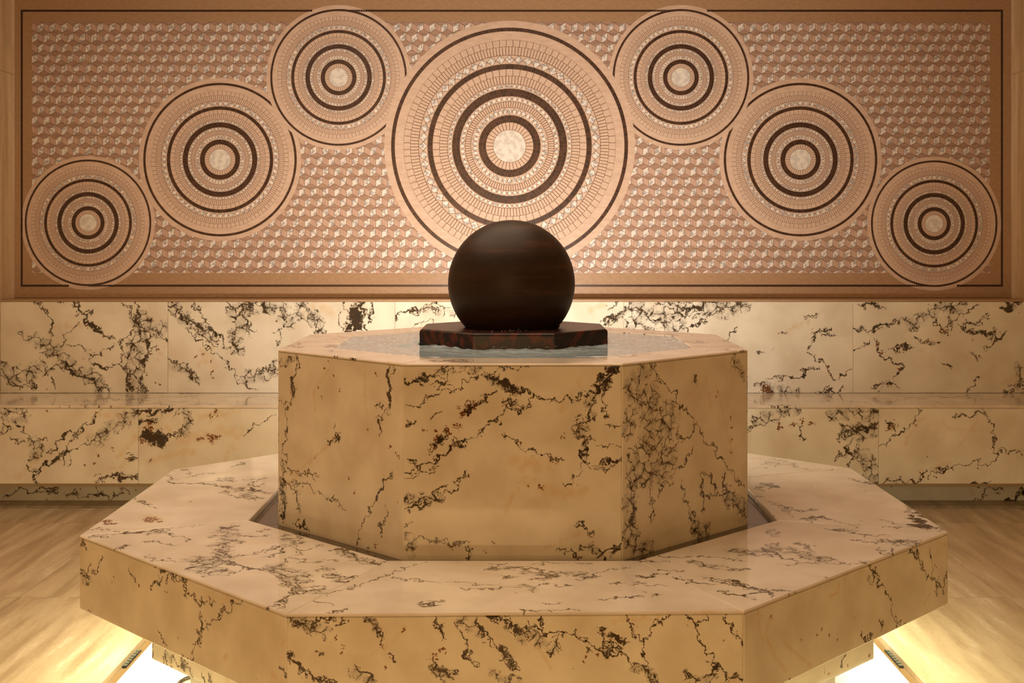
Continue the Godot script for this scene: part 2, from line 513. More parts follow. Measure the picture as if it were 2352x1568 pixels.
# ---------------------------------------------------------------- veins read off the photograph
# V dark vein, N net of fine veins, T tan veil, R rusty specks; numbers in the zoomed views named by each group's first three entries.
const VEINS := {
"upper0": [[0, 660, 2.903, ["V", 9, 245,95, 295,130, 320,200, 345,260, 342,335], ["V", 20, 430,95, 515,105, 530,170, 590,240, 690,300, 765,360], ["V", 10, 605,140, 575,165],
	["V", 9, 810,95, 850,130, 865,170], ["V", 14, 912,95, 918,180, 950,265, 1000,320], ["V", 26, 1000,330, 990,400, 955,480, 945,520], ["N", 65, 930,200, 950,280, 900,420, 900,520, 890,620, 930,690],
	["V", 12, 800,500, 800,400, 830,330, 880,290, 920,250], ["V", 7, 415,400, 430,325, 480,285, 535,240], ["V", 7, 440,390, 530,368, 600,445, 680,430, 760,385],
	["V", 7, 610,465, 610,510, 720,540, 770,515, 845,550], ["N", 55, 230,340, 330,400, 430,490, 540,570, 640,620, 690,690], ["V", 24, 265,440, 300,430], ["V", 18, 380,480, 470,560, 560,600, 650,640, 710,690],
	["N", 60, 0,520, 100,590, 190,570, 250,530], ["V", 16, 0,600, 70,630, 130,655, 220,640, 245,690], ["V", 7, 290,575, 330,560, 370,520, 440,560], ["V", 7, 330,600, 345,640, 375,690],
	["V", 8, 135,290, 160,340, 215,345], ["N", 50, 970,230, 1040,290, 1100,250], ["V", 6, 1040,300, 1080,320, 1115,370], ["R", 8, 1040,410, 975,575, 1065,640], ["V", 18, 860,560, 870,640, 860,690], ["V", 12, 940,560, 930,620, 970,690]]],
"upper1": [[0, 660, 2.903, ["V", 22, 1120,110, 1190,170, 1260,230, 1340,270, 1420,300, 1480,350, 1560,420], ["N", 45, 1120,100, 1250,220, 1360,290, 1440,330], ["V", 14, 1285,95, 1340,160, 1360,220, 1400,270, 1450,400],
	["N", 55, 1540,130, 1600,230, 1560,330, 1580,410], ["N", 60, 1560,120, 1650,130, 1740,110, 1800,95], ["V", 16, 1500,110, 1560,130, 1640,120, 1700,180], ["V", 8, 1250,290, 1330,350, 1400,400, 1480,480, 1560,570, 1640,640, 1720,695],
	["V", 8, 1120,480, 1180,500, 1240,520, 1290,590, 1330,650], ["N", 35, 1150,520, 1250,560, 1310,610], ["N", 50, 1640,600, 1720,590, 1800,560, 1840,520], ["V", 8, 1640,600, 1720,570, 1750,520, 1840,570],
	["V", 8, 1840,400, 1870,340, 1850,300, 1900,200, 1860,120], ["R", 9, 1400,490, 1410,560, 1415,600, 1350,440, 1300,460], ["T", 40, 1350,420, 1420,520], ["V", 20, 1620,150, 1650,220, 1660,280], ["V", 16, 1550,340, 1580,420]],
	[0, 0, 1, ["N", 18, 600,700, 640,705, 665,740, 690,720], ["N", 16, 690,700, 720,735, 735,755], ["V", 4, 700,695, 722,740, 735,762], ["V", 22, 812,690, 817,725, 808,762], ["V", 12, 830,692, 835,730], ["V", 6, 850,690, 848,745], ["T", 12, 742,705, 760,720]]],
"upper2": [[900, 400, 3.408, ["V", 22, 25,1140, 60,1090, 150,1070, 230,1060, 300,1030, 400,1040], ["N", 30, 250,1050, 380,1070, 480,1090], ["V", 14, 150,1190, 230,1160, 330,1160], ["V", 34, 1650,1160, 1730,1120, 1800,1080], ["V", 6, 1700,1050, 1750,1010], ["N", 26, 1680,1150, 1780,1100], ["T", 30, 1550,1060, 1650,1020]]],
"upper3": [[0, 0, 1, ["N", 26, 1445,700, 1500,730, 1560,705, 1620,700, 1700,695], ["V", 5, 1440,705, 1500,735, 1560,760], ["V", 4, 1590,730, 1640,715, 1690,700], ["V", 6, 1520,700, 1580,712, 1640,700], ["N", 20, 1450,745, 1500,755, 1560,745]],
	[1150, 720, 2.614, ["V", 12, 1130,95, 1180,70, 1220,55], ["V", 7, 1370,145, 1390,110, 1430,80]],
	[1690, 660, 2.903, ["V", 6, 0,115, 40,110, 85,125], ["V", 10, 450,220, 490,180, 545,185], ["V", 18, 505,330, 530,300, 640,270], ["V", 14, 480,430, 470,400, 510,370, 510,320], ["V", 12, 470,440, 560,480, 600,520, 630,600],
	["V", 20, 400,590, 470,550, 550,530], ["V", 16, 250,610, 310,590, 370,600, 400,590], ["N", 25, 280,670, 350,680, 420,690], ["R", 40, 185,665], ["V", 14, 560,700, 640,680, 720,665], ["V", 8, 130,425, 180,440],
	["V", 5, 295,300, 340,320], ["V", 6, 680,610, 720,570, 775,548], ["N", 24, 140,640, 240,650, 230,700], ["R", 12, 610,520, 620,570, 520,300]]],
"upper4": [[1690, 660, 2.903, ["V", 16, 800,110, 880,115, 960,130, 1010,150], ["V", 14, 790,265, 840,262], ["V", 22, 850,290, 930,270, 1000,250, 1070,210], ["N", 45, 1120,230, 1180,250, 1230,200, 1300,150, 1400,130, 1500,110],
	["V", 8, 1420,280, 1440,210, 1490,200, 1560,150, 1620,110], ["V", 48, 1500,270, 1580,300, 1660,310, 1740,290], ["V", 16, 1480,250, 1600,230, 1650,200], ["V", 14, 1690,400, 1720,350, 1800,290], ["V", 26, 1350,250, 1380,290],
	["R", 26, 1375,290], ["V", 12, 930,340, 960,420, 990,470, 1060,500], ["V", 24, 1000,430, 1070,410, 1140,390], ["V", 18, 1180,330, 1250,360, 1300,370], ["V", 10, 1060,500, 1110,530, 1060,590],
	["V", 16, 920,680, 990,650, 1050,630], ["V", 8, 1540,410, 1610,470], ["V", 6, 1540,690, 1580,650, 1615,600], ["V", 28, 1740,130, 1800,140, 1850,150], ["V", 20, 1850,110, 1922,110], ["N", 30, 1870,520, 1900,560, 1880,640],
	["V", 18, 1780,700, 1860,680, 1920,660], ["V", 5, 790,410, 850,380, 885,350], ["V", 9, 1380,520, 1450,520], ["R", 14, 940,380, 960,430, 1090,540, 1020,650]]],
"lower0": [[0, 660, 2.903, ["N", 55, 0,830, 90,830, 160,870], ["V", 10, 0,880, 70,920, 0,980], ["V", 9, 110,890, 160,960, 200,1010], ["N", 45, 220,1020, 250,1070, 220,1130], ["V", 16, 215,1300, 260,1230, 320,1180, 400,1120, 440,1060],
	["V", 26, 430,1120, 440,1080], ["V", 12, 300,1100, 400,1010, 480,960, 560,920, 640,860, 680,810], ["V", 28, 540,960, 560,945], ["N", 55, 620,1010, 700,960, 780,900, 860,850, 910,815],
	["V", 8, 450,1110, 600,1020, 720,960, 800,890, 915,835], ["V", 9, 170,1190, 210,1220, 260,1220], ["V", 26, 640,1300, 690,1270, 750,1255, 830,1275, 880,1285], ["V", 9, 880,1270, 918,1255], ["V", 16, 880,1140, 910,1140],
	["R", 9, 650,1110, 560,1175, 620,1170, 750,1070], ["V", 18, 100,1000, 115,1005], ["T", 20, 780,1130, 860,1040, 910,980], ["V", 7, 240,1000, 290,1000, 320,1030]]],
"lower1": [[0, 660, 2.903, ["V", 40, 930,830, 1000,830, 1080,830, 1150,810], ["V", 30, 930,900, 1010,890, 1090,850], ["V", 72, 930,1000, 1020,1000, 1110,1000], ["V", 10, 1130,980, 1180,965, 1215,960], ["N", 35, 1240,830, 1260,900, 1210,960],
	["R", 18, 1330,1010, 1400,1000, 1460,990, 1420,1020], ["T", 45, 1200,1020, 1330,1000, 1450,970, 1600,950], ["T", 30, 980,1160, 1150,1110, 1280,1090], ["R", 14, 1400,850, 1440,820], ["T", 30, 1330,860, 1450,830],
	["V", 6, 1640,970, 1700,920, 1780,880, 1838,830], ["V", 5, 980,1170, 1020,1140], ["R", 30, 960,1010, 1030,1000, 980,930]]],
"lower3": [[1690, 660, 2.903, ["V", 14, 80,960, 130,930, 200,890], ["N", 40, 130,880, 230,850, 330,830, 400,815], ["R", 16, 290,920, 380,910, 440,890, 500,900], ["V", 6, 425,910, 430,970, 445,1000], ["N", 50, 640,840, 720,830, 800,825, 900,820],
	["N", 70, 740,960, 830,950, 900,930], ["V", 50, 790,950, 850,940, 930,920], ["V", 20, 760,1190, 765,1100, 740,1050, 780,1010], ["V", 26, 690,1130, 720,1110], ["V", 20, 800,1090, 810,1130], ["N", 60, 850,1120, 900,1200, 930,1290], ["V", 14, 860,1140, 855,1160]]],
"lower4": [[1690, 660, 2.903, ["V", 10, 960,1060, 1010,1030, 1060,980, 1130,940, 1200,880, 1235,815], ["R", 24, 1045,930], ["V", 16, 1000,930, 1040,920, 1070,960], ["V", 14, 975,1290, 1050,1285, 1130,1300, 1200,1290, 1260,1230],
	["R", 16, 1180,1290, 1240,1250], ["V", 6, 1290,1280, 1380,1220, 1500,1190, 1600,1160, 1720,1150, 1830,1095, 1920,1090], ["V", 10, 1440,855, 1560,850, 1620,830, 1680,850], ["V", 6, 1660,855, 1710,910, 1730,990],
	["V", 6, 1700,1000, 1715,1060, 1750,1115], ["T", 8, 1480,1060, 1540,980, 1610,880], ["T", 8, 1380,880, 1400,930, 1600,950], ["V", 10, 1560,1315, 1620,1310, 1670,1305], ["V", 5, 1335,1215, 1420,1200]]],
"toe0": [[0, 660, 2.903, ["V", 6, 30,1400, 100,1360, 200,1350, 300,1370], ["V", 24, 290,1375, 330,1365, 365,1350], ["V", 7, 365,1350, 340,1330, 240,1310], ["V", 6, 410,1360, 500,1370, 640,1380, 760,1390, 860,1370],
	["V", 6, 600,1310, 650,1360], ["V", 12, 640,1385, 680,1385]]],
"toe4": [[1690, 660, 2.903, ["V", 6, 1500,1430, 1560,1415, 1650,1390, 1790,1345], ["V", 22, 1790,1430, 1850,1400, 1890,1370, 1922,1330]]],
"plinth7": [[600, 720, 2.6133, ["V", 16, 215,265, 210,340, 185,430, 195,480, 170,560], ["V", 20, 190,450, 180,520], ["V", 14, 105,530, 155,540], ["N", 30, 110,300, 170,270, 200,250], ["V", 7, 155,560, 150,640, 150,740, 130,820, 150,900],
	["V", 28, 130,900, 140,980, 125,1060, 140,1140, 110,1220, 140,1270], ["N", 35, 120,1000, 130,1100, 130,1200], ["V", 16, 170,1040, 215,1080, 215,1150, 225,1200], ["V", 18, 190,1260, 250,1250, 270,1290], ["V", 14, 175,943, 205,945],
	["V", 7, 205,945, 290,940, 340,975], ["V", 7, 165,1010, 240,1025, 300,1050, 370,1100, 450,1110, 480,1160], ["V", 26, 440,745, 465,720], ["R", 8, 400,280, 375,320, 430,370, 360,500, 470,455, 340,440, 685,360],
	["T", 12, 320,580, 310,470, 400,330], ["V", 30, 770,310, 765,400, 770,480, 755,560], ["V", 12, 750,570, 710,640, 710,710], ["V", 8, 690,570, 720,560], ["R", 10, 770,800, 805,830, 820,850],
	["V", 20, 680,1110, 720,1050, 750,990, 790,960], ["V", 8, 680,1110, 640,1200, 590,1300, 570,1380], ["V", 6, 755,1160, 750,1230, 715,1280, 715,1340], ["R", 7, 465,1145, 555,1070, 520,985],
	["T", 14, 180,960, 280,890, 380,800, 440,740], ["T", 10, 620,300, 620,500, 640,720], ["R", 10, 685,1390, 640,1405], ["V", 12, 430,745, 405,775]]],
"plinth0": [[600, 720, 2.6133, ["V", 30, 868,405, 930,400, 990,385], ["V", 10, 990,385, 1060,340, 1110,310], ["V", 14, 1030,435, 1100,420, 1130,340], ["N", 30, 1080,340, 1180,320, 1300,320],
	["V", 14, 870,560, 980,510, 1080,490, 1180,440, 1300,400, 1360,370], ["V", 30, 1360,370, 1430,400, 1500,440, 1568,470], ["N", 30, 1380,390, 1450,430, 1520,460], ["V", 10, 1300,340, 1430,330, 1568,310],
	["R", 26, 1230,560, 1270,540, 1200,600], ["V", 20, 1200,600, 1260,550, 1320,520, 1400,470], ["R", 14, 970,690, 1040,690, 1100,685], ["R", 22, 1020,800, 1060,750, 1110,710, 1180,670], ["V", 16, 1010,840, 1060,770, 1120,720],
	["V", 10, 870,945, 980,905, 1050,870, 1110,835, 1200,780, 1260,755, 1350,690, 1430,630, 1568,560], ["V", 16, 1190,770, 1230,775], ["V", 8, 870,990, 950,945, 1060,925], ["V", 6, 870,870, 940,890], ["V", 12, 870,650, 920,650],
	["V", 14, 1060,1060, 1100,1035], ["V", 5, 1090,1080, 1170,1040, 1200,990, 1220,950], ["N", 40, 880,1110, 960,1110, 1060,1100], ["V", 14, 870,1110, 960,1130, 1080,1110], ["V", 14, 870,1170, 940,1150, 1000,1160],
	["V", 10, 870,1260, 905,1250], ["N", 30, 880,1330, 900,1380, 890,1440], ["V", 9, 910,1370, 1000,1360, 1100,1350, 1140,1385, 1220,1380], ["R", 18, 1130,1385, 1160,1385], ["V", 8, 1250,1390, 1245,1440],
	["V", 9, 1220,1465, 1250,1440], ["R", 8, 1395,1370, 1340,1425], ["V", 16, 1470,520, 1510,530], ["V", 7, 1490,480, 1500,560, 1568,590], ["V", 8, 1020,635, 1055,600]],
	[1150, 720, 2.6139, ["V", 26, 0,390, 60,430, 130,475], ["V", 10, 130,475, 200,490, 280,495, 350,515, 430,515, 500,490], ["V", 30, 500,490, 560,470, 610,420, 650,370, 720,325], ["N", 30, 520,540, 560,480, 640,400],
	["V", 22, 580,390, 640,350, 700,330], ["V", 16, 560,500, 520,600, 480,650, 430,710], ["N", 30, 540,600, 500,680, 460,720], ["V", 16, 440,740, 500,745, 560,760], ["V", 18, 510,770, 490,830, 470,870, 540,890],
	["N", 25, 500,780, 490,860], ["V", 9, 610,480, 640,420, 620,590, 640,620], ["V", 7, 640,680, 735,685], ["V", 6, 610,800, 735,780], ["V", 22, 600,890, 660,885, 735,880], ["V", 9, 560,940, 640,925, 700,905],
	["V", 6, 20,720, 100,770, 180,820, 280,850, 330,885, 390,895], ["V", 7, 390,1040, 390,1020, 450,1000, 490,950], ["R", 10, 100,780, 370,740], ["R", 10, 160,1020, 230,1030, 240,1045], ["V", 6, 450,1260, 500,1270, 520,1310, 570,1320],
	["V", 14, 580,1460, 640,1430, 700,1400, 735,1375], ["N", 25, 480,1400, 540,1390, 570,1420], ["V", 8, 340,1415, 430,1430, 490,1475], ["V", 8, 205,490, 180,540, 100,600], ["T", 40, 150,1000, 350,1080, 500,1050], ["T", 50, 80,880, 300,900]]],
"plinth1": [[1150, 720, 2.6139, ["V", 12, 915,295, 940,360, 1000,450, 1060,530, 1130,600, 1190,680, 1250,790, 1330,880, 1400,960, 1475,1060], ["N", 130, 850,400, 900,560, 1000,640, 900,750], ["N", 60, 770,420, 790,560, 760,700],
	["V", 8, 740,440, 800,480, 860,560, 930,600], ["V", 14, 1050,760, 1100,740, 1150,700, 1170,660], ["V", 10, 780,800, 860,800, 930,790, 990,790, 1050,820, 1060,760], ["N", 100, 800,900, 900,950, 1000,900],
	["V", 18, 850,1040, 900,980, 950,945], ["V", 14, 770,980, 780,1080, 800,1200, 820,1300], ["N", 60, 790,1050, 780,1200, 800,1330], ["V", 14, 900,1010, 895,1100, 920,1180, 900,1280], ["V", 8, 940,1110, 960,1040, 1000,1010, 1040,1020],
	["V", 8, 1090,1010, 1100,1100, 1130,1180, 1140,1260], ["V", 30, 1130,1200, 1160,1260, 1180,1330], ["N", 50, 1150,1230, 1180,1300, 1240,1290], ["V", 20, 1215,940, 1210,1010, 1220,1090, 1210,1180], ["V", 20, 1340,960, 1345,1040],
	["N", 70, 1360,1080, 1420,1130, 1450,1180], ["V", 16, 1310,1080, 1380,1120, 1440,1160, 1470,1230], ["V", 12, 1220,1090, 1300,1080, 1270,1010, 1240,960], ["V", 18, 1390,280, 1420,330, 1450,360], ["N", 30, 1400,260, 1430,320, 1460,380],
	["V", 8, 1150,360, 1180,430], ["R", 10, 1380,620, 1385,680, 1385,760, 1380,830], ["R", 8, 1290,490], ["T", 12, 1290,420, 1340,640, 1400,880], ["T", 12, 1230,380, 1260,560], ["N", 40, 750,1330, 790,1420, 900,1400], ["V", 8, 1020,900, 1100,930, 1110,870, 1150,830]]],
"seat0": [[600, 1120, 3.5, ["V", 12, 510,860, 640,820, 800,785], ["V", 5, 800,785, 950,720, 1100,670, 1340,600], ["V", 12, 400,915, 470,925, 550,935], ["V", 10, 590,995, 660,970, 640,1000], ["V", 20, 1260,935, 1320,935, 1390,925], ["V", 4, 1390,925, 1460,908],
	["V", 5, 1060,715, 1300,745, 1500,760, 1700,768, 1900,775], ["V", 8, 1290,745, 1340,748], ["V", 6, 1630,815, 1720,815], ["V", 5, 1750,820, 2000,800, 2100,800], ["N", 30, 1850,650, 2000,640, 2100,660], ["V", 14, 1800,665, 1900,620, 2000,605], ["V", 18, 1940,720, 2000,700]],
	[1150, 1120, 3.5, ["V", 14, 0,720, 60,715], ["N", 45, 200,680, 330,700, 450,690, 560,680, 700,720], ["V", 22, 240,735, 350,725, 440,690, 540,690], ["V", 10, 60,650, 200,640, 320,660], ["V", 10, 330,610, 500,605, 700,600],
	["V", 10, 650,730, 740,720, 850,660, 1000,640], ["V", 8, 180,780, 280,790, 400,770, 600,790], ["V", 16, 880,765, 1050,775, 1250,775], ["V", 14, 1080,720, 1200,710, 1310,685], ["V", 6, 800,900, 1000,870, 1120,880],
	["V", 7, 1200,870, 1220,850, 1280,870], ["V", 7, 1040,870, 1110,865], ["V", 12, 190,990, 260,985, 370,990], ["V", 6, 420,990, 580,975, 650,985], ["V", 4, 300,935, 400,935, 520,915], ["N", 25, 240,800, 280,830]]],
"seat1": [[1150, 1120, 3.5, ["V", 26, 1150,575, 1200,590, 1260,590], ["V", 12, 1200,640, 1300,660, 1400,670], ["V", 20, 1300,680, 1400,720, 1480,740, 1600,760], ["V", 30, 1700,735, 1800,760, 1900,790, 2050,830], ["V", 16, 1480,765, 1650,770],
	["V", 14, 1780,830, 1880,850, 1980,870], ["N", 40, 1550,590, 1650,620, 1750,640], ["V", 10, 1200,545, 1400,560, 1600,545, 1800,560, 2000,590], ["N", 30, 1850,655, 1950,655]],
	[1652, 1020, 2.861, ["V", 26, 0,890, 100,900, 200,940, 300,960, 460,970], ["V", 20, 180,990, 280,970, 370,1000], ["V", 12, 20,965, 100,985, 190,1000], ["N", 50, 100,700, 250,720, 400,680, 550,720, 700,760], ["V", 12, 230,690, 300,700, 420,750, 520,770],
	["V", 12, 330,680, 400,640], ["V", 14, 480,640, 540,660, 620,700], ["V", 10, 400,790, 600,780, 800,780, 1000,770], ["N", 45, 1050,640, 1150,650, 1250,640], ["V", 14, 880,630, 1000,640, 1100,630, 1200,640, 1330,625],
	["V", 12, 1040,690, 1100,720, 1160,690], ["V", 14, 860,585, 900,580, 960,600, 1100,595], ["V", 8, 690,555, 800,560, 900,545], ["V", 18, 740,560, 810,570], ["N", 25, 330,560, 370,600]]],
"seat2": [[1652, 1020, 2.861, ["V", 34, 280,260, 330,260, 330,290], ["V", 10, 240,270, 300,310], ["V", 14, 390,400, 470,420, 540,440, 640,425], ["V", 26, 560,495, 620,475, 690,490], ["V", 10, 300,370, 400,410, 500,480],
	["V", 6, 650,470, 780,510, 900,540, 1050,550, 1200,545], ["V", 12, 1050,550, 1130,560, 1200,540], ["V", 50, 1260,530, 1330,540, 1400,545], ["V", 20, 1240,430, 1260,480, 1330,520, 1480,570], ["V", 14, 1230,400, 1290,430, 1350,480],
	["V", 20, 850,220, 930,245, 1020,265], ["V", 10, 190,180, 280,190, 370,185], ["V", 6, 190,330, 300,350]]],
"seat3": [[1652, 1020, 2.861, ["V", 6, 190,160, 300,150, 430,130, 560,160, 800,170], ["N", 20, 300,130, 360,120], ["V", 8, 190,90, 350,95, 500,140]]],
"seat7": [[0, 1020, 2.861, ["V", 16, 600,600, 700,590, 800,590, 900,580, 1080,555, 1200,540], ["V", 6, 1200,540, 1400,520, 1600,500], ["V", 14, 750,685, 800,680, 830,660], ["V", 8, 1090,560, 1110,590, 1200,610, 1260,640],
	["V", 7, 920,630, 1000,640, 1080,650, 1170,665], ["N", 60, 1450,560, 1480,620, 1450,700, 1420,780], ["V", 22, 1440,540, 1500,560, 1540,540], ["V", 10, 1510,605, 1600,600, 1700,605, 1780,595], ["V", 8, 1500,700, 1520,740, 1600,730, 1720,700, 1800,660],
	["N", 70, 1300,760, 1350,820, 1420,840], ["V", 10, 1260,740, 1330,760, 1400,760, 1500,770, 1650,810, 1800,830], ["V", 8, 1500,850, 1600,800, 1750,830], ["N", 50, 1800,800, 1900,850, 1980,900], ["V", 8, 1780,1075, 1850,1010, 1920,980, 1990,950],
	["R", 14, 1740,560, 1700,570], ["N", 40, 1900,600, 1950,640], ["V", 8, 1740,720, 1800,680, 1900,660, 2000,700], ["V", 7, 960,730, 1050,760, 1200,770], ["V", 6, 570,620, 640,600, 700,610], ["N", 25, 980,590, 1060,570]],
	[600, 1120, 3.5, ["V", 10, 0,560, 60,560, 150,520, 250,370], ["V", 8, 0,660, 90,660, 200,600, 300,540, 400,480, 480,450], ["N", 60, 150,660, 260,720, 360,800, 450,820], ["V", 14, 120,700, 200,760, 280,800, 330,840, 430,820],
	["V", 12, 280,560, 350,600, 470,600], ["V", 12, 560,690, 700,720, 790,710], ["N", 45, 500,640, 560,700, 640,740], ["V", 26, 570,500, 640,490, 720,540, 840,600], ["N", 35, 620,500, 720,550, 850,600], ["V", 16, 880,580, 960,610, 1000,600],
	["V", 7, 100,970, 180,930, 240,860, 340,840, 400,830], ["R", 8, 280,465, 580,580], ["V", 8, 530,575, 620,585]]],
"seat6": [[0, 1020, 2.861, ["V", 12, 1085,205, 1130,225, 1160,255, 1250,260], ["V", 16, 1250,260, 1330,250, 1410,265], ["V", 8, 1240,170, 1240,220, 1340,190, 1400,190], ["N", 35, 1470,220, 1500,240], ["V", 22, 1450,270, 1520,285],
	["V", 12, 1490,300, 1500,330, 1600,350, 1700,370], ["V", 22, 1680,230, 1740,225], ["V", 16, 1690,270, 1690,310, 1780,325], ["V", 10, 1550,300, 1640,260, 1690,230], ["N", 30, 1560,290, 1620,330, 1700,350], ["V", 5, 875,345, 930,370, 980,400, 1035,418],
	["R", 22, 960,490, 1000,490, 980,510], ["R", 20, 720,500, 710,520], ["T", 36, 960,470, 1020,500], ["T", 26, 720,500], ["R", 10, 580,560, 640,550, 690,560, 760,570], ["V", 20, 1740,200, 1800,200]]],
"seat5": [[0, 1020, 2.861, ["V", 10, 1500,150, 1560,140, 1590,120], ["V", 5, 1160,175, 1240,165]]],
"face7": [[0, 1020, 2.861, ["V", 16, 520,640, 570,620], ["V", 7, 520,665, 560,660], ["N", 30, 540,840, 580,880, 550,900], ["V", 14, 520,820, 560,850, 600,880], ["V", 10, 580,810, 600,790], ["V", 7, 600,830, 640,810, 665,760, 670,735],
	["V", 9, 845,820, 870,870, 905,920], ["R", 8, 880,880, 910,920], ["V", 20, 1090,880, 1150,860, 1220,885], ["V", 12, 1000,790, 1060,820, 1130,850], ["V", 6, 990,950, 990,930, 1040,910, 1060,870], ["V", 26, 1240,945, 1240,970],
	["V", 16, 1265,985, 1300,1030], ["V", 14, 1390,1040, 1410,1050], ["V", 5, 1300,1040, 1370,1030], ["N", 14, 1310,1080, 1320,1140], ["V", 20, 1310,1130, 1320,1190, 1330,1220], ["V", 10, 1330,1210, 1400,1140, 1460,1090, 1520,1060, 1585,1005],
	["V", 10, 1320,1230, 1310,1290, 1270,1340, 1260,1390], ["V", 16, 1200,1415, 1260,1390], ["V", 6, 1035,1210, 1060,1250, 1070,1300, 1090,1312], ["V", 7, 560,1105, 600,1115, 620,1135], ["V", 14, 1855,1500, 1860,1510], ["T", 20, 1470,1400, 1490,1380]]],
"face0": [[600, 1120, 3.5, ["N", 60, 230,1050, 330,1080, 380,1110], ["V", 26, 210,1060, 280,1100, 370,1130], ["V", 14, 410,1030, 415,1120, 470,1060, 580,1040], ["N", 40, 450,1140, 500,1120, 490,1180], ["V", 12, 600,1090, 660,1060],
	["V", 20, 850,1040, 900,1090, 950,1170, 980,1220], ["N", 35, 840,1040, 880,1060, 930,1150], ["V", 38, 210,1320, 260,1390, 330,1470], ["V", 38, 350,1490, 430,1510, 530,1568, 600,1640], ["N", 45, 720,1470, 780,1500, 880,1540], ["V", 24, 760,1420, 800,1500, 880,1550],
	["R", 10, 960,1260, 1040,1360, 1140,1130, 600,1200, 640,1320, 660,1270, 990,1430], ["V", 14, 1030,1350, 1060,1370], ["V", 30, 1360,1410, 1420,1440, 1500,1480, 1560,1540], ["N", 50, 1380,1420, 1440,1500, 1500,1540], ["R", 20, 1430,1300, 1470,1310, 1390,1350],
	["V", 16, 1590,1120, 1620,1200, 1650,1290, 1690,1400, 1730,1450], ["V", 22, 1640,1280, 1660,1340], ["V", 20, 1720,1040, 1740,1110, 1800,1180, 1850,1220], ["N", 45, 1600,1060, 1680,1120, 1760,1160], ["V", 30, 1800,1020, 1900,1060, 1980,1110],
	["V", 20, 1400,1060, 1440,1150, 1460,1210], ["V", 24, 1930,1280, 1960,1350, 2010,1420], ["V", 8, 1660,1290, 1750,1420], ["N", 40, 1850,1470, 1950,1530, 2050,1540], ["V", 30, 2040,1150, 2100,1190], ["V", 8, 450,1330, 490,1300]],
	[1150, 1120, 3.5, ["V", 20, 0,1060, 80,1100, 160,1150], ["V", 24, 130,1140, 230,1110, 330,1150, 420,1160, 460,1130], ["V", 8, 460,1130, 540,1170, 650,1195], ["V", 7, 630,1190, 625,1130], ["V", 8, 310,1070, 330,1120],
	["N", 55, 150,1170, 260,1180, 360,1240, 420,1290], ["V", 16, 380,1290, 430,1300, 470,1230], ["V", 12, 640,1195, 720,1260, 800,1300, 880,1340], ["V", 28, 740,1270, 800,1310, 860,1330], ["V", 26, 790,1120, 830,1190, 860,1240],
	["V", 30, 870,1170, 940,1200, 1000,1245], ["V", 16, 860,1240, 860,1280, 930,1290, 940,1340, 890,1370], ["V", 20, 920,1290, 1000,1330, 1020,1390, 1050,1430], ["V", 18, 1020,1040, 1060,1110, 1090,1180, 1110,1240, 1130,1300, 1160,1400, 1200,1470, 1280,1560],
	["V", 8, 1120,1240, 1190,1180, 1250,1100, 1340,1040, 1460,1010], ["V", 22, 1480,1010, 1530,1070, 1590,1110], ["V", 12, 1590,1110, 1600,1180, 1640,1280, 1690,1400], ["V", 8, 1590,1070, 1640,1060, 1660,1010], ["V", 18, 1690,1410, 1720,1440, 1690,1480, 1640,1510],
	["V", 8, 1720,1430, 1800,1480, 1840,1560], ["N", 40, 1550,1540, 1620,1530, 1700,1510], ["V", 12, 1460,1540, 1490,1490, 1560,1530], ["V", 6, 1790,1020, 1850,1110, 1920,1200, 1945,1290], ["V", 10, 1920,1210, 1950,1260], ["V", 7, 1840,1520, 1950,1520],
	["N", 50, 1080,1440, 1160,1460, 1220,1520], ["N", 40, 0,1280, 60,1360, 100,1430], ["V", 26, 10,1290, 50,1380, 100,1430], ["R", 7, 680,1350, 660,1390, 770,1330], ["T", 10, 200,1200, 330,1320, 400,1450]]],
"face1": [[1652, 1020, 2.861, ["V", 26, 990,780, 1010,820, 1030,860], ["V", 20, 1030,870, 1080,950, 1120,1020], ["V", 10, 1120,1020, 1130,1100, 1160,1150, 1180,1200], ["N", 20, 975,870, 990,900], ["V", 24, 1250,685, 1290,720, 1330,800],
	["V", 14, 1330,800, 1360,870, 1420,920, 1440,990], ["V", 20, 1440,930, 1470,960, 1495,830], ["V", 10, 1380,680, 1440,900], ["V", 22, 1200,1190, 1230,1180], ["V", 12, 1060,1140, 1070,1190], ["V", 24, 930,1220, 950,1270, 980,1310],
	["V", 10, 980,1240, 990,1270], ["T", 10, 330,1120, 300,1250, 370,1400, 440,1490], ["T", 8, 250,1080, 260,1200, 290,1300], ["T", 8, 780,900, 790,960, 720,1000], ["R", 5, 460,1540, 640,1250, 670,1210, 770,1280, 720,1250, 540,1280, 340,1130],
	["T", 8, 1380,980, 1340,1050], ["T", 8, 420,1300, 540,1400, 600,1450]]],
"apron7": [[200, 1440, 7.84, ["V", 26, 1190,400, 1210,500, 1230,610], ["V", 20, 1340,520, 1360,640], ["N", 90, 1420,480, 1500,520, 1560,600], ["V", 20, 1400,460, 1420,600, 1440,690], ["V", 22, 1540,540, 1600,680, 1640,760], ["N", 110, 1700,600, 1800,720, 1860,800], ["V", 20, 2040,840, 2060,960], ["N", 70, 2240,860, 2200,940], ["R", 14, 1510,690]]],
"apron1": [[1880, 1440, 7.84, ["V", 24, 430,560, 400,640, 360,710], ["V", 12, 140,700, 100,800, 90,940], ["V", 10, 490,540, 440,580], ["R", 12, 180,820, 520,690, 905,495]]],
}

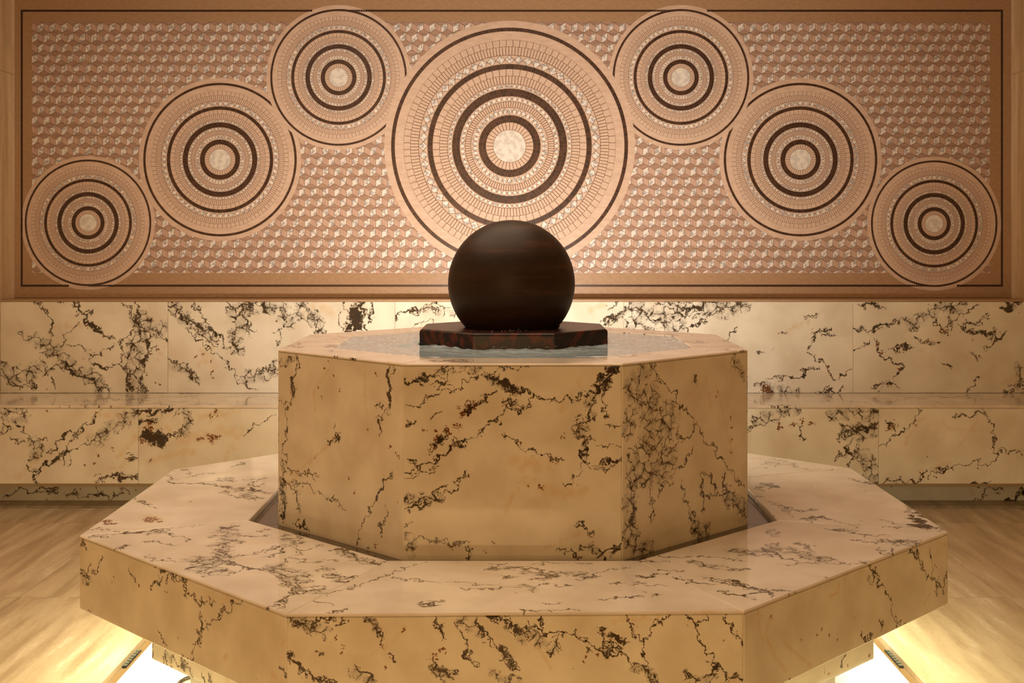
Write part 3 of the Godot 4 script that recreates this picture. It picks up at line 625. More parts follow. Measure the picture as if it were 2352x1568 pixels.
# ---------------------------------------------------------------- the room
func _ready() -> void:
	rng.seed = 11
	# camera: level, with the lens shifted down
	var cam := Camera3D.new()
	cam.name = "camera"
	add_child(cam)
	cam.position = Vector3(0, EYE, 0)
	var near := 0.05
	cam.set_frustum(1568.0 / F * near, Vector2((1176.0 - PX) / F, -(784.0 - PY) / F) * near, near, 40.0)
	cam.current = true
	# no sky reaches the room
	var env := Environment.new()
	env.background_mode = Environment.BG_COLOR
	env.background_color = Color.BLACK
	env.tonemap_mode = Environment.TONE_MAPPER_LINEAR
	env.tonemap_exposure = 1.0
	env.sdfgi_enabled = true
	env.ssao_enabled = true
	env.ssil_enabled = true
	var we := WorldEnvironment.new()
	we.name = "environment"
	we.environment = env
	add_child(we)
	# lamps: see ceiling_panel(), wall_washer() and under_bench_strips() for their fittings
	var glow_ceiling := {"color": Color(1.0, 0.89, 0.755), "energy": 4.4}
	var fill_amber := {"color": Color(1.0, 0.79, 0.53), "energy": 3.4}  # added fill light, no fitting known
	var glow_washer := {"color": Color(1.0, 0.95, 0.905), "energy": 3.6}
	var glow_strip := {"color": Color(1.0, 0.965, 0.80), "energy": 0.58}

	make_materials()
	room()
	floor_tiles()
	ceiling_panel(glow_ceiling)
	amber_fill(fill_amber)
	back_wall()
	wall_bench()
	mosaic()
	octagon_bench()
	plinth()
	fountain()
	under_bench_strips(glow_strip)
	wall_washer(glow_washer)
	drains()

func make_materials() -> void:
	nz_edge = noise_bytes(FastNoiseLite.TYPE_SIMPLEX, 0.13, 3, 0.0, 1)
	nz_mid = noise_bytes(FastNoiseLite.TYPE_SIMPLEX, 0.025, 4, 12.0, 2)
	nz_cloud = noise_bytes(FastNoiseLite.TYPE_SIMPLEX, 0.0045, 4, 40.0, 3)
	nz_cell = noise_bytes(FastNoiseLite.TYPE_CELLULAR, 0.034, 1, 20.0, 4)
	nz_fine = noise_bytes(FastNoiseLite.TYPE_CELLULAR, 0.075, 1, 10.0, 6)
	var trav := streaks(768, 768, 21, Color(0.655, 0.565, 0.44), Color(0.755, 0.675, 0.55), Color(0.825, 0.765, 0.665), 10)
	var upright: Image = trav.duplicate()
	upright.rotate_90(CLOCKWISE)
	M.floor_stone = tex_mat(upright, 0.30, 0.45)
	var pale := streaks(512, 512, 23, Color(0.74, 0.63, 0.48), Color(0.83, 0.73, 0.58), Color(0.88, 0.80, 0.67), 10)
	pale.rotate_90(CLOCKWISE)
	M.wall_stone = tex_mat(pale, 0.38, 0.4, 0.7)
	var peach := streaks(768, 768, 31, Color(0.785, 0.68, 0.595), Color(0.82, 0.72, 0.64), Color(0.845, 0.75, 0.675), 3, 0.03)
	M.peach = tex_mat(peach, 0.34, 0.4)
	var tan := streaks(768, 768, 41, Color(0.645, 0.52, 0.395), Color(0.67, 0.545, 0.42), Color(0.70, 0.575, 0.45), 2, 0.05)
	M.border = tex_mat(tan, 0.34, 0.4)
	M.white = tex_mat(clouds(512, 51, Color(0.90, 0.87, 0.83), Color(0.66, 0.64, 0.63), 0.022, 0.04), 0.28, 0.45)
	M.disc = tex_mat(clouds(512, 57, Color(0.89, 0.865, 0.82), Color(0.80, 0.775, 0.745), 0.016, -0.05), 0.28, 0.45)
	var rose := streaks(512, 512, 61, Color(0.71, 0.59, 0.515), Color(0.765, 0.645, 0.57), Color(0.79, 0.675, 0.60), 8, 0.03)
	rose.rotate_90(CLOCKWISE)
	M.rose = tex_mat(rose, 0.34, 0.4)
	M.brown = tex_mat(streaks(512, 512, 71, Color(0.595, 0.475, 0.40), Color(0.67, 0.55, 0.47), Color(0.71, 0.59, 0.51), 6, 0.03), 0.34, 0.4)
	M.dark = []
	for c in [Color(0.27, 0.185, 0.14), Color(0.31, 0.21, 0.16), Color(0.24, 0.165, 0.13)]:
		M.dark.append(mat(c, 0.3, 0.45))
	M.grout = mat(Color(0.47, 0.355, 0.27), 0.9, 0.2)
	M.joint = mat(Color(0.70, 0.62, 0.50), 0.8, 0.3)
	M.ceiling = mat(Color(0.78, 0.71, 0.60), 0.9, 0.2)
	var ident := func(x: float, y: float) -> Vector2: return Vector2(x, y)
	# stone for slabs the photograph shows little or nothing of
	var lines := [0, 0, 1]
	rng.seed = 5
	for i in 16:
		var p := Vector2(rng.randf() * 700, rng.randf() * 700)
		var d := Vector2.from_angle(rng.randf_range(-0.5, 0.7)) * 90.0
		lines.append(["V", rng.randf_range(3.0, 12.0), p.x, p.y, p.x + d.x, p.y + d.y, p.x + d.x * 1.9, p.y + d.y * 1.4])
		if i % 3 == 0:
			lines.append(["N", 40, p.x, p.y, p.x + d.x, p.y + d.y])
	M.spare = tex_mat(marble(720, 720, 8, [lines], ident, 1.0), 0.09)
	lines = [0, 0, 1]
	for i in 26:
		var p := Vector2(rng.randf() * 640, rng.randf() * 380)
		var l := rng.randf_range(40.0, 150.0)
		lines.append(["V", rng.randf_range(2.0, 5.0), p.x, p.y, p.x + l * 0.5, p.y + rng.randf_range(-14, 14), p.x + l, p.y + rng.randf_range(-22, 22)])
	M.rim = tex_mat(marble(640, 380, 9, [lines], ident, 1.0, Color(0.875, 0.83, 0.765), 8), 0.09)
	M.granite = tex_mat(granite(512, 81), 0.32, 0.34)
	M.metal = mat(Color(0.62, 0.58, 0.50), 0.3, 0.5)
	M.metal.metallic = 1.0
	M.brass = mat(Color(0.66, 0.52, 0.31), 0.35, 0.5)
	M.channel = mat(Color(0.46, 0.36, 0.22), 0.4, 0.5)
	M.gap = mat(Color(0.31, 0.26, 0.20), 0.14, 0.5)
	M.chrome = mat(Color(0.86, 0.86, 0.84), 0.15, 0.5)
	M.chrome.metallic = 1.0
	M.grate = mat(Color(0.34, 0.35, 0.31), 0.4, 0.5)
	M.border_tri = tex_mat(tan, 0.34, 0.4, 1.4)
	M.light_cutter = mat(Color(0.30, 0.21, 0.14), 0.6, 0.4)  # dark tone that soaks up light: ceiling lamp baffle and front wall
	M.island = tex_mat(clouds(256, 97, Color(0.88, 0.86, 0.80), Color(0.82, 0.79, 0.72), 0.02), 0.3, 0.45)
	M.dark_metal = mat(Color(0.12, 0.11, 0.10), 0.5, 0.4)

func glow(c: Color, e: float) -> StandardMaterial3D:
	var m := mat(c, 0.6, 0.2)
	m.emission_enabled = true
	m.emission = c
	m.emission_energy_multiplier = e
	return m

func area_light(called: String, parent: Node, at: Vector3, basis_: Basis, size: Vector2, g: Dictionary) -> void:
	var l := AreaLight3D.new()
	l.name = called
	l.area_size = size
	l.light_color = g.color
	l.light_energy = g.energy
	l.area_range = 12.0
	l.shadow_enabled = true
	parent.add_child(l, true)
	l.position = at
	l.basis = basis_

func room() -> void:
	var h := HALF
	for s in [-1.0, 1.0]:
		var w := structure("wall_left" if s < 0.0 else "wall_right", "travertine side wall left of the mosaic" if s < 0.0 else "travertine side wall right of the mosaic", "wall")
		# tall slabs stacked in two courses, the joint a little below eye-high mosaic
		var y_joint := EYE + (PY - 172.0) * DW / F
		for c in [[0.0, y_joint], [y_joint, CEIL]]:
			for d in [[-BACK, 1.0], [1.0, 2.7], [2.7, 4.4], [4.4, DW + 0.012]]:
				var lo := Vector3(minf(s * h, s * (h + 0.03)), c[0] + 0.0008, -d[1] + 0.0008)
				var hi := Vector3(maxf(s * h, s * (h + 0.03)), c[1] - 0.0008, -d[0] - 0.0008)
				part("travertine_slab", box_mesh(lo, hi), M.wall_stone, w)
		part("masonry", box_mesh(Vector3(minf(s * (h + 0.031), s * (h + 0.2)), -0.1, -DW - 0.25), Vector3(maxf(s * (h + 0.031), s * (h + 0.2)), CEIL, BACK + 0.2)), M.joint, w)
	var f := structure("wall_front", "unseen wall behind the viewer, darkened to cut bounced light", "wall")
	part("masonry", box_mesh(Vector3(-h - 0.2, -0.1, BACK), Vector3(h + 0.2, CEIL, BACK + 0.2)), M.light_cutter, f)  # wall kept dark so that it bounces less light
	var c := structure("ceiling", "plain cream ceiling over the fountain room", "ceiling")
	part("plaster", box_mesh(Vector3(-h - 0.2, CEIL, -DW - 0.25), Vector3(h + 0.2, CEIL + 0.15, BACK + 0.2)), M.ceiling, c)

func floor_tiles() -> void:
	var fl := structure("floor", "honed travertine floor of large square tiles", "floor")
	part("screed", box_mesh(Vector3(-HALF - 0.2, -0.12, -DW - 0.2), Vector3(HALF + 0.2, -0.035, BACK + 0.2)), M.joint, fl)
	part("bedding", flat_ring(), M.joint, fl)
	var xs := [-HALF, -1.605, -0.535, 0.535, 1.605, HALF]
	var ds := [-BACK, -0.12, 0.93, 1.98, 3.03, 4.03, 5.08, 5.36]
	var hole := PackedVector2Array()
	for i in 8:
		var p := oct(1.080, i, 0)
		hole.append(Vector2(p.x, -p.z))
	for i in xs.size() - 1:
		for j in ds.size() - 1:
			var r := PackedVector2Array([Vector2(xs[i] + 0.001, ds[j] + 0.001), Vector2(xs[i + 1] - 0.001, ds[j] + 0.001), Vector2(xs[i + 1] - 0.001, ds[j + 1] - 0.001), Vector2(xs[i] + 0.001, ds[j + 1] - 0.001)])
			for p in Geometry2D.clip_polygons(r, hole):
				var o := part("floor_tile", prism_mesh(p, -0.02, 0.0, Vector2(rng.randf(), rng.randf()), 0.8), M.floor_stone, fl)
				o.rotation_degrees.x = -90
	for i in xs.size() - 1:
		var r := PackedVector2Array([Vector2(xs[i] + 0.001, 5.40), Vector2(xs[i + 1] - 0.001, 5.40), Vector2(xs[i + 1] - 0.001, DT + 0.02), Vector2(xs[i] + 0.001, DT + 0.02)])
		part("floor_tile", prism_mesh(r, -0.02, 0.0, Vector2(rng.randf(), rng.randf()), 0.8), M.floor_stone, fl).rotation_degrees.x = -90
	# the paved island under the bench
	var isle := PackedVector2Array()
	for i in 8:
		var p := oct(1.0427, i, 0)
		isle.append(Vector2(p.x, -p.z))
	part("island_slab", prism_mesh(isle, -0.02, 0.0, Vector2.ZERO, 0.8), M.island, fl).rotation_degrees.x = -90

# mortar under the tiles, open where the drains run
func flat_ring() -> ArrayMesh:
	var st := begin()
	for b in [[-BACK, DC - 1.12], [DC + 1.12, 5.355], [5.405, DT + 0.02]]:
		box(st, Vector3(-HALF, -0.034, -b[1]), Vector3(HALF, -0.021, -b[0]))
	for s in [-1.0, 1.0]:
		box(st, Vector3(minf(s * 1.12, s * HALF), -0.034, -DC - 1.12), Vector3(maxf(s * 1.12, s * HALF), -0.021, -DC + 1.12))
	return st.commit()

func ceiling_panel(g: Dictionary) -> void:
	var at := Vector3(-0.50, CEIL, -3.55)
	var t := thing("ceiling_light", "large glowing ceiling panel inside an added baffle that trims its light", "light", at)
	var st := begin()
	for s in [-1.0, 1.0]:
		box(st, Vector3(s * 1.05 - 0.02, -0.30, -1.07), Vector3(s * 1.05 + 0.02, -0.001, 1.07))
		box(st, Vector3(-1.03, -0.30, s * 1.05 - 0.02), Vector3(1.03, -0.001, s * 1.05 + 0.02))
	part("light_cutter", st.commit(), M.light_cutter, t)  # added baffle, keeps wide rays off the top of the mosaic wall
	part("diffuser", box_mesh(Vector3(-1.03, -0.03, -1.03), Vector3(1.03, -0.01, 1.03)), glow(g.color, g.energy * 0.05), t)
	area_light("panel_light", t, Vector3(0, -0.055, 0), Basis(Vector3.RIGHT, -PI / 2), Vector2(2.0, 2.0), g)

func amber_fill(g: Dictionary) -> void:
	# added fill light behind the viewer: it warms every face that looks this way
	var t := thing("added_fill_light", "added amber fill light, unseen behind the viewer", "light", Vector3(-0.55, 1.2, BACK))
	part("frame", box_mesh(Vector3(-0.84, -0.64, -0.03), Vector3(0.84, 0.64, -0.001)), M.metal, t)  # surround of the added light
	part("fill_sheet", box_mesh(Vector3(-0.8, -0.6, -0.034), Vector3(0.8, 0.6, -0.0305)), glow(g.color, g.energy * 0.02), t)
	area_light("fill_area_light", t, Vector3(0, 0, -0.04), Basis.IDENTITY, Vector2(1.6, 1.2), g)

func back_wall() -> void:
	var w := structure("wall_back", "back wall clad in veined marble below the mosaic", "wall")
	part("masonry", box_mesh(Vector3(-HALF - 0.2, -0.1, -DW - 0.25), Vector3(HALF + 0.2, CEIL, -DW - 0.0125)), M.joint, w)
	part("lower_masonry", box_mesh(Vector3(-HALF, 0.0, -DW - 0.012), Vector3(HALF, LEDGE - 0.009, -DU - 0.021)), M.joint, w)
	var ledge := box_mesh(Vector3(-HALF, LEDGE - 0.0085, -DW + 0.0005), Vector3(HALF, LEDGE, -DU + 0.001))
	part("ledge", ledge, M.border_tri, w)
	var xs := [-HALF, -1.597, -0.546, 0.514, 1.575, HALF]
	for i in 5:
		var a: float = xs[i] + 0.0004
		var b: float = xs[i + 1] - 0.0004
		var poly := PackedVector3Array([Vector3(a, SEAT, -DU), Vector3(b, SEAT, -DU), Vector3(b, LEDGE - 0.0095, -DU), Vector3(a, LEDGE - 0.0095, -DU)])
		stone("marble_panel", poly, Vector3.BACK, Vector3.UP, 0.02, 640.0, VEINS["upper%d" % i], 100 + i, w)

func wall_bench() -> void:
	var t := thing("wall_bench", "long marble wall bench running under the mosaic", "bench", Vector3.ZERO)
	part("core", box_mesh(Vector3(-HALF, 0.10, -DU), Vector3(HALF, SEAT - 0.021, -DB - 0.023)), M.joint, t)
	part("base", box_mesh(Vector3(-HALF, 0.0, -DU), Vector3(HALF, 0.10, -DT - 0.021)), M.joint, t)
	var xs := [-HALF, -1.604, -0.55, 0.512, 1.567, HALF]
	for i in 5:
		var a: float = xs[i] + 0.0004
		var b: float = xs[i + 1] - 0.0004
		var top := PackedVector3Array([Vector3(a, SEAT, -DB), Vector3(b, SEAT, -DB), Vector3(b, SEAT, -DU), Vector3(a, SEAT, -DU)])
		plain_stone("seat_slab", top, Vector3.UP, Vector3.RIGHT, 0.010, M.rim, t, 1.1)
		var face := PackedVector3Array([Vector3(a, 0.1156, -DB - 0.002), Vector3(b, 0.1156, -DB - 0.002), Vector3(b, SEAT - 0.0105, -DB - 0.002), Vector3(a, SEAT - 0.0105, -DB - 0.002)])
		if VEINS.has("lower%d" % i):
			stone("front_panel", face, Vector3.BACK, Vector3.UP, 0.02, 690.0, VEINS["lower%d" % i], 120 + i, t)
		else:
			plain_stone("front_panel", face, Vector3.BACK, Vector3.RIGHT, 0.02, M.spare, t)
		var toe := PackedVector3Array([Vector3(a, 0.0005, -DT), Vector3(b, 0.0005, -DT), Vector3(b, 0.115, -DT), Vector3(a, 0.115, -DT)])
		if VEINS.has("toe%d" % i):
			stone("toe_panel", toe, Vector3.BACK, Vector3.UP, 0.02, 600.0, VEINS["toe%d" % i], 130 + i, t)
		else:
			plain_stone("toe_panel", toe, Vector3.BACK, Vector3.RIGHT, 0.02, M.spare, t)
	var soffit := box_mesh(Vector3(-HALF, 0.1156, -DT + 0.0005), Vector3(HALF, 0.1256, -DB - 0.0225))
	part("soffit", soffit, M.spare, t)

# ---------------------------------------------------------------- mosaic
func wall2(x: float, y: float) -> Vector2:
	return Vector2((x - PX) * K, EYE - (y - PY) * K)

# centre and scale of the seven medallions, the upper ones first
const ROUNDS := [
	[1170.5, 335.5, 1.0, "largest round mosaic of ringed tiles, directly behind the stone ball"],
	[777.7, 177.7, 0.577, "round mosaic overlapped by the left side of the largest one"],
	[1564.0, 177.7, 0.577, "round mosaic overlapped by the right side of the largest one"],
	[505.3, 366.5, 0.648, "second largest round mosaic in the left arm of the row"],
	[1838.7, 366.5, 0.648, "second largest round mosaic in the right arm of the row"],
	[202.1, 511.5, 0.534, "smallest round mosaic in the lower left corner of the wall"],
	[2145.8, 513.5, 0.534, "smallest round mosaic in the lower right corner of the wall"],
]
const RIM := 288.0
var circles := []      # outlines of the medallions on the wall

func cut(poly: PackedVector2Array, upto: int, shift := Vector2.ZERO) -> Array:
	var left := [poly]
	for i in upto:
		var c: Vector2 = circles[i][0] - shift
		var r: float = circles[i][1]
		var next := []
		for p: PackedVector2Array in left:
			var near := false
			var all := true
			for q in p:
				if q.distance_to(c) < r:
					near = true
				else:
					all = false
			if all:
				continue
			if not near and Geometry2D.intersect_polygons(p, circles[i][2] if shift == Vector2.ZERO else moved(circles[i][2], -shift)).is_empty():
				next.append(p)
				continue
			for k in Geometry2D.clip_polygons(p, circles[i][2] if shift == Vector2.ZERO else moved(circles[i][2], -shift)):
				if not Geometry2D.is_polygon_clockwise(k):
					next.append(k)
		left = next
	return left

func moved(p: PackedVector2Array, by: Vector2) -> PackedVector2Array:
	return Transform2D(0, by) * p

func area(p: PackedVector2Array) -> float:
	var s := 0.0
	for i in p.size():
		s += p[i].cross(p[(i + 1) % p.size()])
	return absf(s) / 2.0

func joined(parent: Node, called: String, st: SurfaceTool, m: Material) -> void:
	var o := part(called, st.commit(), m, parent)
	o.set_meta("kind", "stuff")

func mosaic() -> void:
	for r in ROUNDS:
		var c := wall2(r[0], r[1])
		circles.append([c, RIM * r[2] * K, ring_poly(c, RIM * r[2] * K, 160)])
	field()
	for i in ROUNDS.size():
		medallion(i)

func field() -> void:
	var t := thing("cube_mosaic", "wide wall panel of tumbling cube mosaic inside a dark tiled border line", "mosaic", Vector3(0, 0, -DW))
	var lo := wall2(33, 683)
	var hi := wall2(2317, -150)
	part("grout_bed", box_mesh(Vector3(-HALF, LEDGE, -0.012), Vector3(HALF, CEIL, -0.0016)), M.grout, t)
	# travertine border, in bands round the cubes, with the dark line let in
	var f0 := wall2(73.5, 626.5)
	var f1 := wall2(2273.5, 49.5)
	var l0 := wall2(47.4, 658.3)
	var l1 := wall2(2303.8, 22.2)
	var g := 4.9 * K
	lo.x = -HALF + 0.0005
	hi.x = HALF - 0.0005
	hi.y = CEIL - 0.0005
	for q in [[lo.x, lo.y, hi.x, l0.y], [lo.x, l1.y, hi.x, hi.y], [lo.x, l0.y, l0.x, l1.y], [l1.x, l0.y, hi.x, l1.y],
			[l0.x + g, l0.y + g, l1.x - g, f0.y], [l0.x + g, f1.y, l1.x - g, l1.y - g], [l0.x + g, f0.y, f0.x, f1.y], [f1.x, f0.y, l1.x - g, f1.y]]:
		var st := begin()
		var any := false
		# laid in lengths
		var long: float = q[2] - q[0]
		var n := maxi(1, int(long / 1.0))
		for i in n:
			var x0: float = q[0] + long * i / n
			var x1: float = q[0] + long * (i + 1) / n
			for p in cut(PackedVector2Array([Vector2(x0, q[1]), Vector2(x1, q[1]), Vector2(x1, q[3]), Vector2(x0, q[3])]), 7):
				prism(st, p, -0.0016, 0.0, Vector2(rng.randf(), rng.randf()), 1.4)
				any = true
		if any:
			part("travertine_band", st.commit(), M.border, t)
	# the dark line of small square tiles
	var line := begin()
	var pitch := 5.04 * K
	var half := 2.15 * K
	var mids := []
	var nx := int(round((l1.x - l0.x - g) / pitch))
	var ny := int(round((l1.y - l0.y - g) / pitch))
	for i in nx + 1:
		var x: float = l0.x + g / 2.0 + (l1.x - l0.x - g) * i / nx
		mids.append(Vector2(x, l0.y + g / 2.0))
		mids.append(Vector2(x, l1.y - g / 2.0))
	for i in range(1, ny):
		var y: float = l0.y + g / 2.0 + (l1.y - l0.y - g) * i / ny
		mids.append(Vector2(l0.x + g / 2.0, y))
		mids.append(Vector2(l1.x - g / 2.0, y))
	for m: Vector2 in mids:
		var skip := false
		var lift := 0.0
		for i in 7:
			var c: Vector2 = circles[i][0]
			var d := m.distance_to(c)
			if d < circles[i][1] - half:
				# on the inner side of a medallion the line runs on over its rim until it meets the dark ring
				if (m.x - c.x) * (c.x) < 0.0 and d > 268.0 * ROUNDS[i][2] * K:
					lift = 0.0005
				else:
					skip = true
		if not skip:
			prism(line, PackedVector2Array([m + Vector2(-half, -half), m + Vector2(half, -half), m + Vector2(half, half), m + Vector2(-half, half)]), -0.0016 if lift == 0.0 else 0.0, lift)
	joined(t, "dark_line_tiles", line, M.dark[2])
	# cubes: three rhombs each
	var a := 15.74 * K
	var rect := PackedVector2Array([f0, Vector2(f1.x, f0.y), f1, Vector2(f0.x, f1.y)])
	var kinds := [["marble_rhomb", M.white], ["rose_rhomb", M.rose], ["brown_rhomb", M.brown]]
	var shapes := []
	var s := 0.8660254 * a
	shapes.append(PackedVector2Array([Vector2.ZERO, Vector2(0, a), Vector2(-s, a / 2), Vector2(-s, -a / 2)]))
	shapes.append(PackedVector2Array([Vector2.ZERO, Vector2(s, -a / 2), Vector2(s, a / 2), Vector2(0, a)]))
	shapes.append(PackedVector2Array([Vector2.ZERO, Vector2(-s, -a / 2), Vector2(0, -a), Vector2(s, -a / 2)]))
	for k in 3:
		shapes[k] = inset(shapes[k], 0.35 * K)
	var protos := []
	for k in 3:
		var row := []
		for v in 14:
			row.append(prism_mesh(shapes[k], -0.0016, 0.0, Vector2(rng.randf(), rng.randf()), 4.0))
		protos.append(row)
	var rests := [begin(), begin(), begin()]
	var whole := [[], [], []]
	for row in range(-1, 27):
		for col in range(-1, 83):
			var c := wall2(100.1 + 27.26 * col + (13.63 if row % 2 != 0 else 0.0), 67.2 + 23.61 * row)
			for k in 3:
				var p: PackedVector2Array = moved(shapes[k], c)
				var bits := Geometry2D.intersect_polygons(p, rect)
				for b: PackedVector2Array in bits:
					var got := cut(b, 7)
					for q: PackedVector2Array in got:
						if area(q) > 0.995 * area(p):
							whole[k].append(c)
						elif area(q) > 1e-6:
							prism(rests[k], q, -0.0016, 0.0, Vector2(rng.randf(), rng.randf()), 4.0)
	for k in 3:
		var near: Array = whole[k]
		near.sort_custom(func(p: Vector2, q: Vector2) -> bool: return p.distance_to(Vector2(0, 1.4)) < q.distance_to(Vector2(0, 1.4)))
		for i in near.size():
			if i < 300:
				part(kinds[k][0], protos[k][rng.randi() % 14], kinds[k][1], t, Vector3(near[i].x, near[i].y, 0))
			else:
				prism(rests[k], moved(shapes[k], near[i]), -0.0016, 0.0, Vector2(rng.randf(), rng.randf()), 4.0)
		joined(t, kinds[k][0] + "s", rests[k], kinds[k][1])

func sector(r0: float, r1: float, half: float, gap: float) -> PackedVector2Array:
	var p := PackedVector2Array()
	for q in [[r0, -1.0], [r1, -1.0], [r1, 1.0], [r0, 1.0]]:
		var an: float = half - gap / 2.0 / q[0]
		p.append(Vector2.from_angle(PI / 2 - q[1] * an) * q[0])
	if Geometry2D.is_polygon_clockwise(p):
		p.reverse()
	return p

func medallion(i: int) -> void:
	var r: Array = ROUNDS[i]
	var sc: float = r[2] * K
	var c: Vector2 = circles[i][0]
	var t := thing("mosaic_medallion", r[3], "mosaic", Vector3(c.x, c.y, -DW), "round mosaics on the wall")
	rng.seed = 300 + i
	# bedding disc
	var bed := begin()
	for p in cut(ring_poly(Vector2.ZERO, RIM * sc, 160), i, c):
		prism(bed, p, -0.0016, -0.0010)
	part("grout_disc", bed.commit(), M.grout, t)
	part("centre_disc", prism_mesh(ring_poly(Vector2.ZERO, 37.3 * sc, 96), -0.001, 0.0, Vector2(0.3 + 0.17 * i, 0.2 * i), 3.0), M.disc, t)
	for b in [[243.8, 263.7, "inner_band"], [272.3, RIM, "outer_band"]]:
		var st := begin()
		var off := Vector2(rng.randf(), rng.randf())
		for k in 96:
			var p := sector(b[0] * sc, b[1] * sc, PI / 96.0, 0.0)
			p = Transform2D(-TAU * k / 96.0, Vector2.ZERO) * p
			for q in cut(p, i, c):
				prism(st, q, -0.001, 0.0, off, 1.4)
		part(b[2], st.commit(), M.peach, t)
	var used := {}
	var rest := {}
	var big := i == 0
	# kind, inner and outer radius, count, offset in steps, gap, material, part name, single pieces in the small medallions too
	var rows := [
		["s", 228.6, 243.2, 96, 0.0, 1.3, M.peach, "square_tile", true], ["d", 188.6, 208.6, 60, 0.0, 9.2, M.white, "marble_diamond", true], ["s", 162.0, 176.6, 68, 0.0, 1.3, M.peach, "square_tile", true],
		["s", 264.3, 271.8, 192, 0.0, 0.7, M.dark, "dark_tile", false], ["s", 177.5, 187.4, 112, 0.5, 0.7, M.dark, "dark_tile", false], ["s", 123.6, 131.3, 92, 0.0, 0.7, M.dark, "small_dark_tile", false],
		["s", 115.2, 122.9, 86, 0.5, 0.7, M.dark, "small_dark_tile", false], ["s", 62.9, 70.3, 50, 0.0, 0.7, M.dark, "small_dark_tile", false], ["s", 55.0, 62.2, 44, 0.5, 0.7, M.dark, "small_dark_tile", false],
		["s", 209.6, 227.7, 192, 0.25, 1.5, M.peach, "brick_tile", false], ["s", 143.6, 161.0, 136, 0.25, 1.5, M.peach, "brick_tile", false], ["s", 89.5, 101.6, 110, 0.0, 1.5, M.peach, "small_brick_tile", false],
		["s", 38.2, 54.3, 36, 0.5, 1.4, M.peach, "ray_tile", false], ["d", 71.0, 88.8, 46, 0.0, 4.5, M.white, "marble_lozenge", false], ["d", 102.4, 114.6, 56, 0.0, 5.3, M.white, "small_marble_diamond", false],
		["d", 132.0, 142.8, 76, 0.0, 4.8, M.white, "tiny_marble_diamond", false]]
	for row in rows:
		var n: int = row[3]
		var step := TAU / n
		var mid: float = (row[1] + row[2]) / 2.0
		var shapes := []
		if row[0] == "s":
			shapes.append([sector(row[1] * sc, row[2] * sc, step / 2.0, row[5] * sc), row[6], row[7], 0.0])
		else:
			var hh: float = (row[2] - row[1]) / 2.0 - 0.4
			var hw: float = row[5]
			shapes.append([PackedVector2Array([Vector2(0, mid - hh) * sc, Vector2(hw, mid) * sc, Vector2(0, mid + hh) * sc, Vector2(-hw, mid) * sc]), row[6], row[7], 0.0])
			# the travertine wedges between the diamonds
			var half := step / 2.0
			var tip := (mid * half - hw) * 0.4
			for side in [1.0, -1.0]:
				var ro: float = row[2] - 0.3 if side > 0.0 else row[1] + 0.3
				var w := PackedVector2Array()
				for an in [-0.88, -0.45, 0.0, 0.45, 0.88]:
					w.append(Vector2.from_angle(PI / 2 - an * half) * ro * sc)
				w.append(Vector2(tip, mid + side * 0.9) * sc)
				w.append(Vector2(-tip, mid + side * 0.9) * sc)
				if Geometry2D.is_polygon_clockwise(w):
					w.reverse()
				shapes.append([w, M.peach, "wedge_tile", 0.5])
		for sh in shapes:
			var called: String = sh[2]
			var protos := []
			for v in 6:
				protos.append(prism_mesh(sh[0], -0.001, 0.0, Vector2(rng.randf(), rng.randf()), 4.0))
			for k in n:
				var an: float = -(k + row[4] + sh[3]) * step
				var m: Material = sh[1] if sh[1] is Material else sh[1][rng.randi() % 3]
				var poly: PackedVector2Array = Transform2D(an, Vector2.ZERO) * (sh[0] as PackedVector2Array)
				var bits := cut(poly, i, c)
				var single: bool = (big and called != "wedge_tile") or (row[8] and called != "wedge_tile")
				var count: int = used.get(called, 0)
				for q in bits:
					if area(q) < 4e-7:
						continue
					if single and count < 300:
						if area(q) > 0.99 * area(poly):
							part(called, protos[rng.randi() % 6], m, t).rotation.z = an
						else:
							part(called, prism_mesh(q, -0.001, 0.0, Vector2(rng.randf(), rng.randf()), 4.0), m, t)
						used[called] = count + 1
					else:
						var key := [called, m]
						if not rest.has(key):
							rest[key] = begin()
						prism(rest[key], q, -0.001, 0.0, Vector2(rng.randf(), rng.randf()), 4.0)
	for key in rest:
		joined(t, key[0] + "s", rest[key], key[1])

# ---------------------------------------------------------------- octagonal bench, plinth and fountain
const AO := 1.0544
const AI := 0.673
const AP := 0.6035
const RIMTOP := 0.8815
const POOL := 0.4705
const UNDER := 0.273

func outer(i: int, y: float) -> Vector3:
	# corners of the bench as the photograph shows them, the two hidden ones from the regular octagon
	var seen := {0: [657.0, 1410.5], 1: [1708.6, 1403.0], 2: [2177.5, 1221.0], 3: [1955.0, 1075.0], 6: [398.5, 1078.0], 7: [183.0, 1229.0]}
	i = posmod(i, 8)
	var p: Vector3 = floor_px(seen[i][0], seen[i][1], SEAT) if seen.has(i) else oct(AO, i, SEAT)
	return Vector3(p.x, y, p.z)

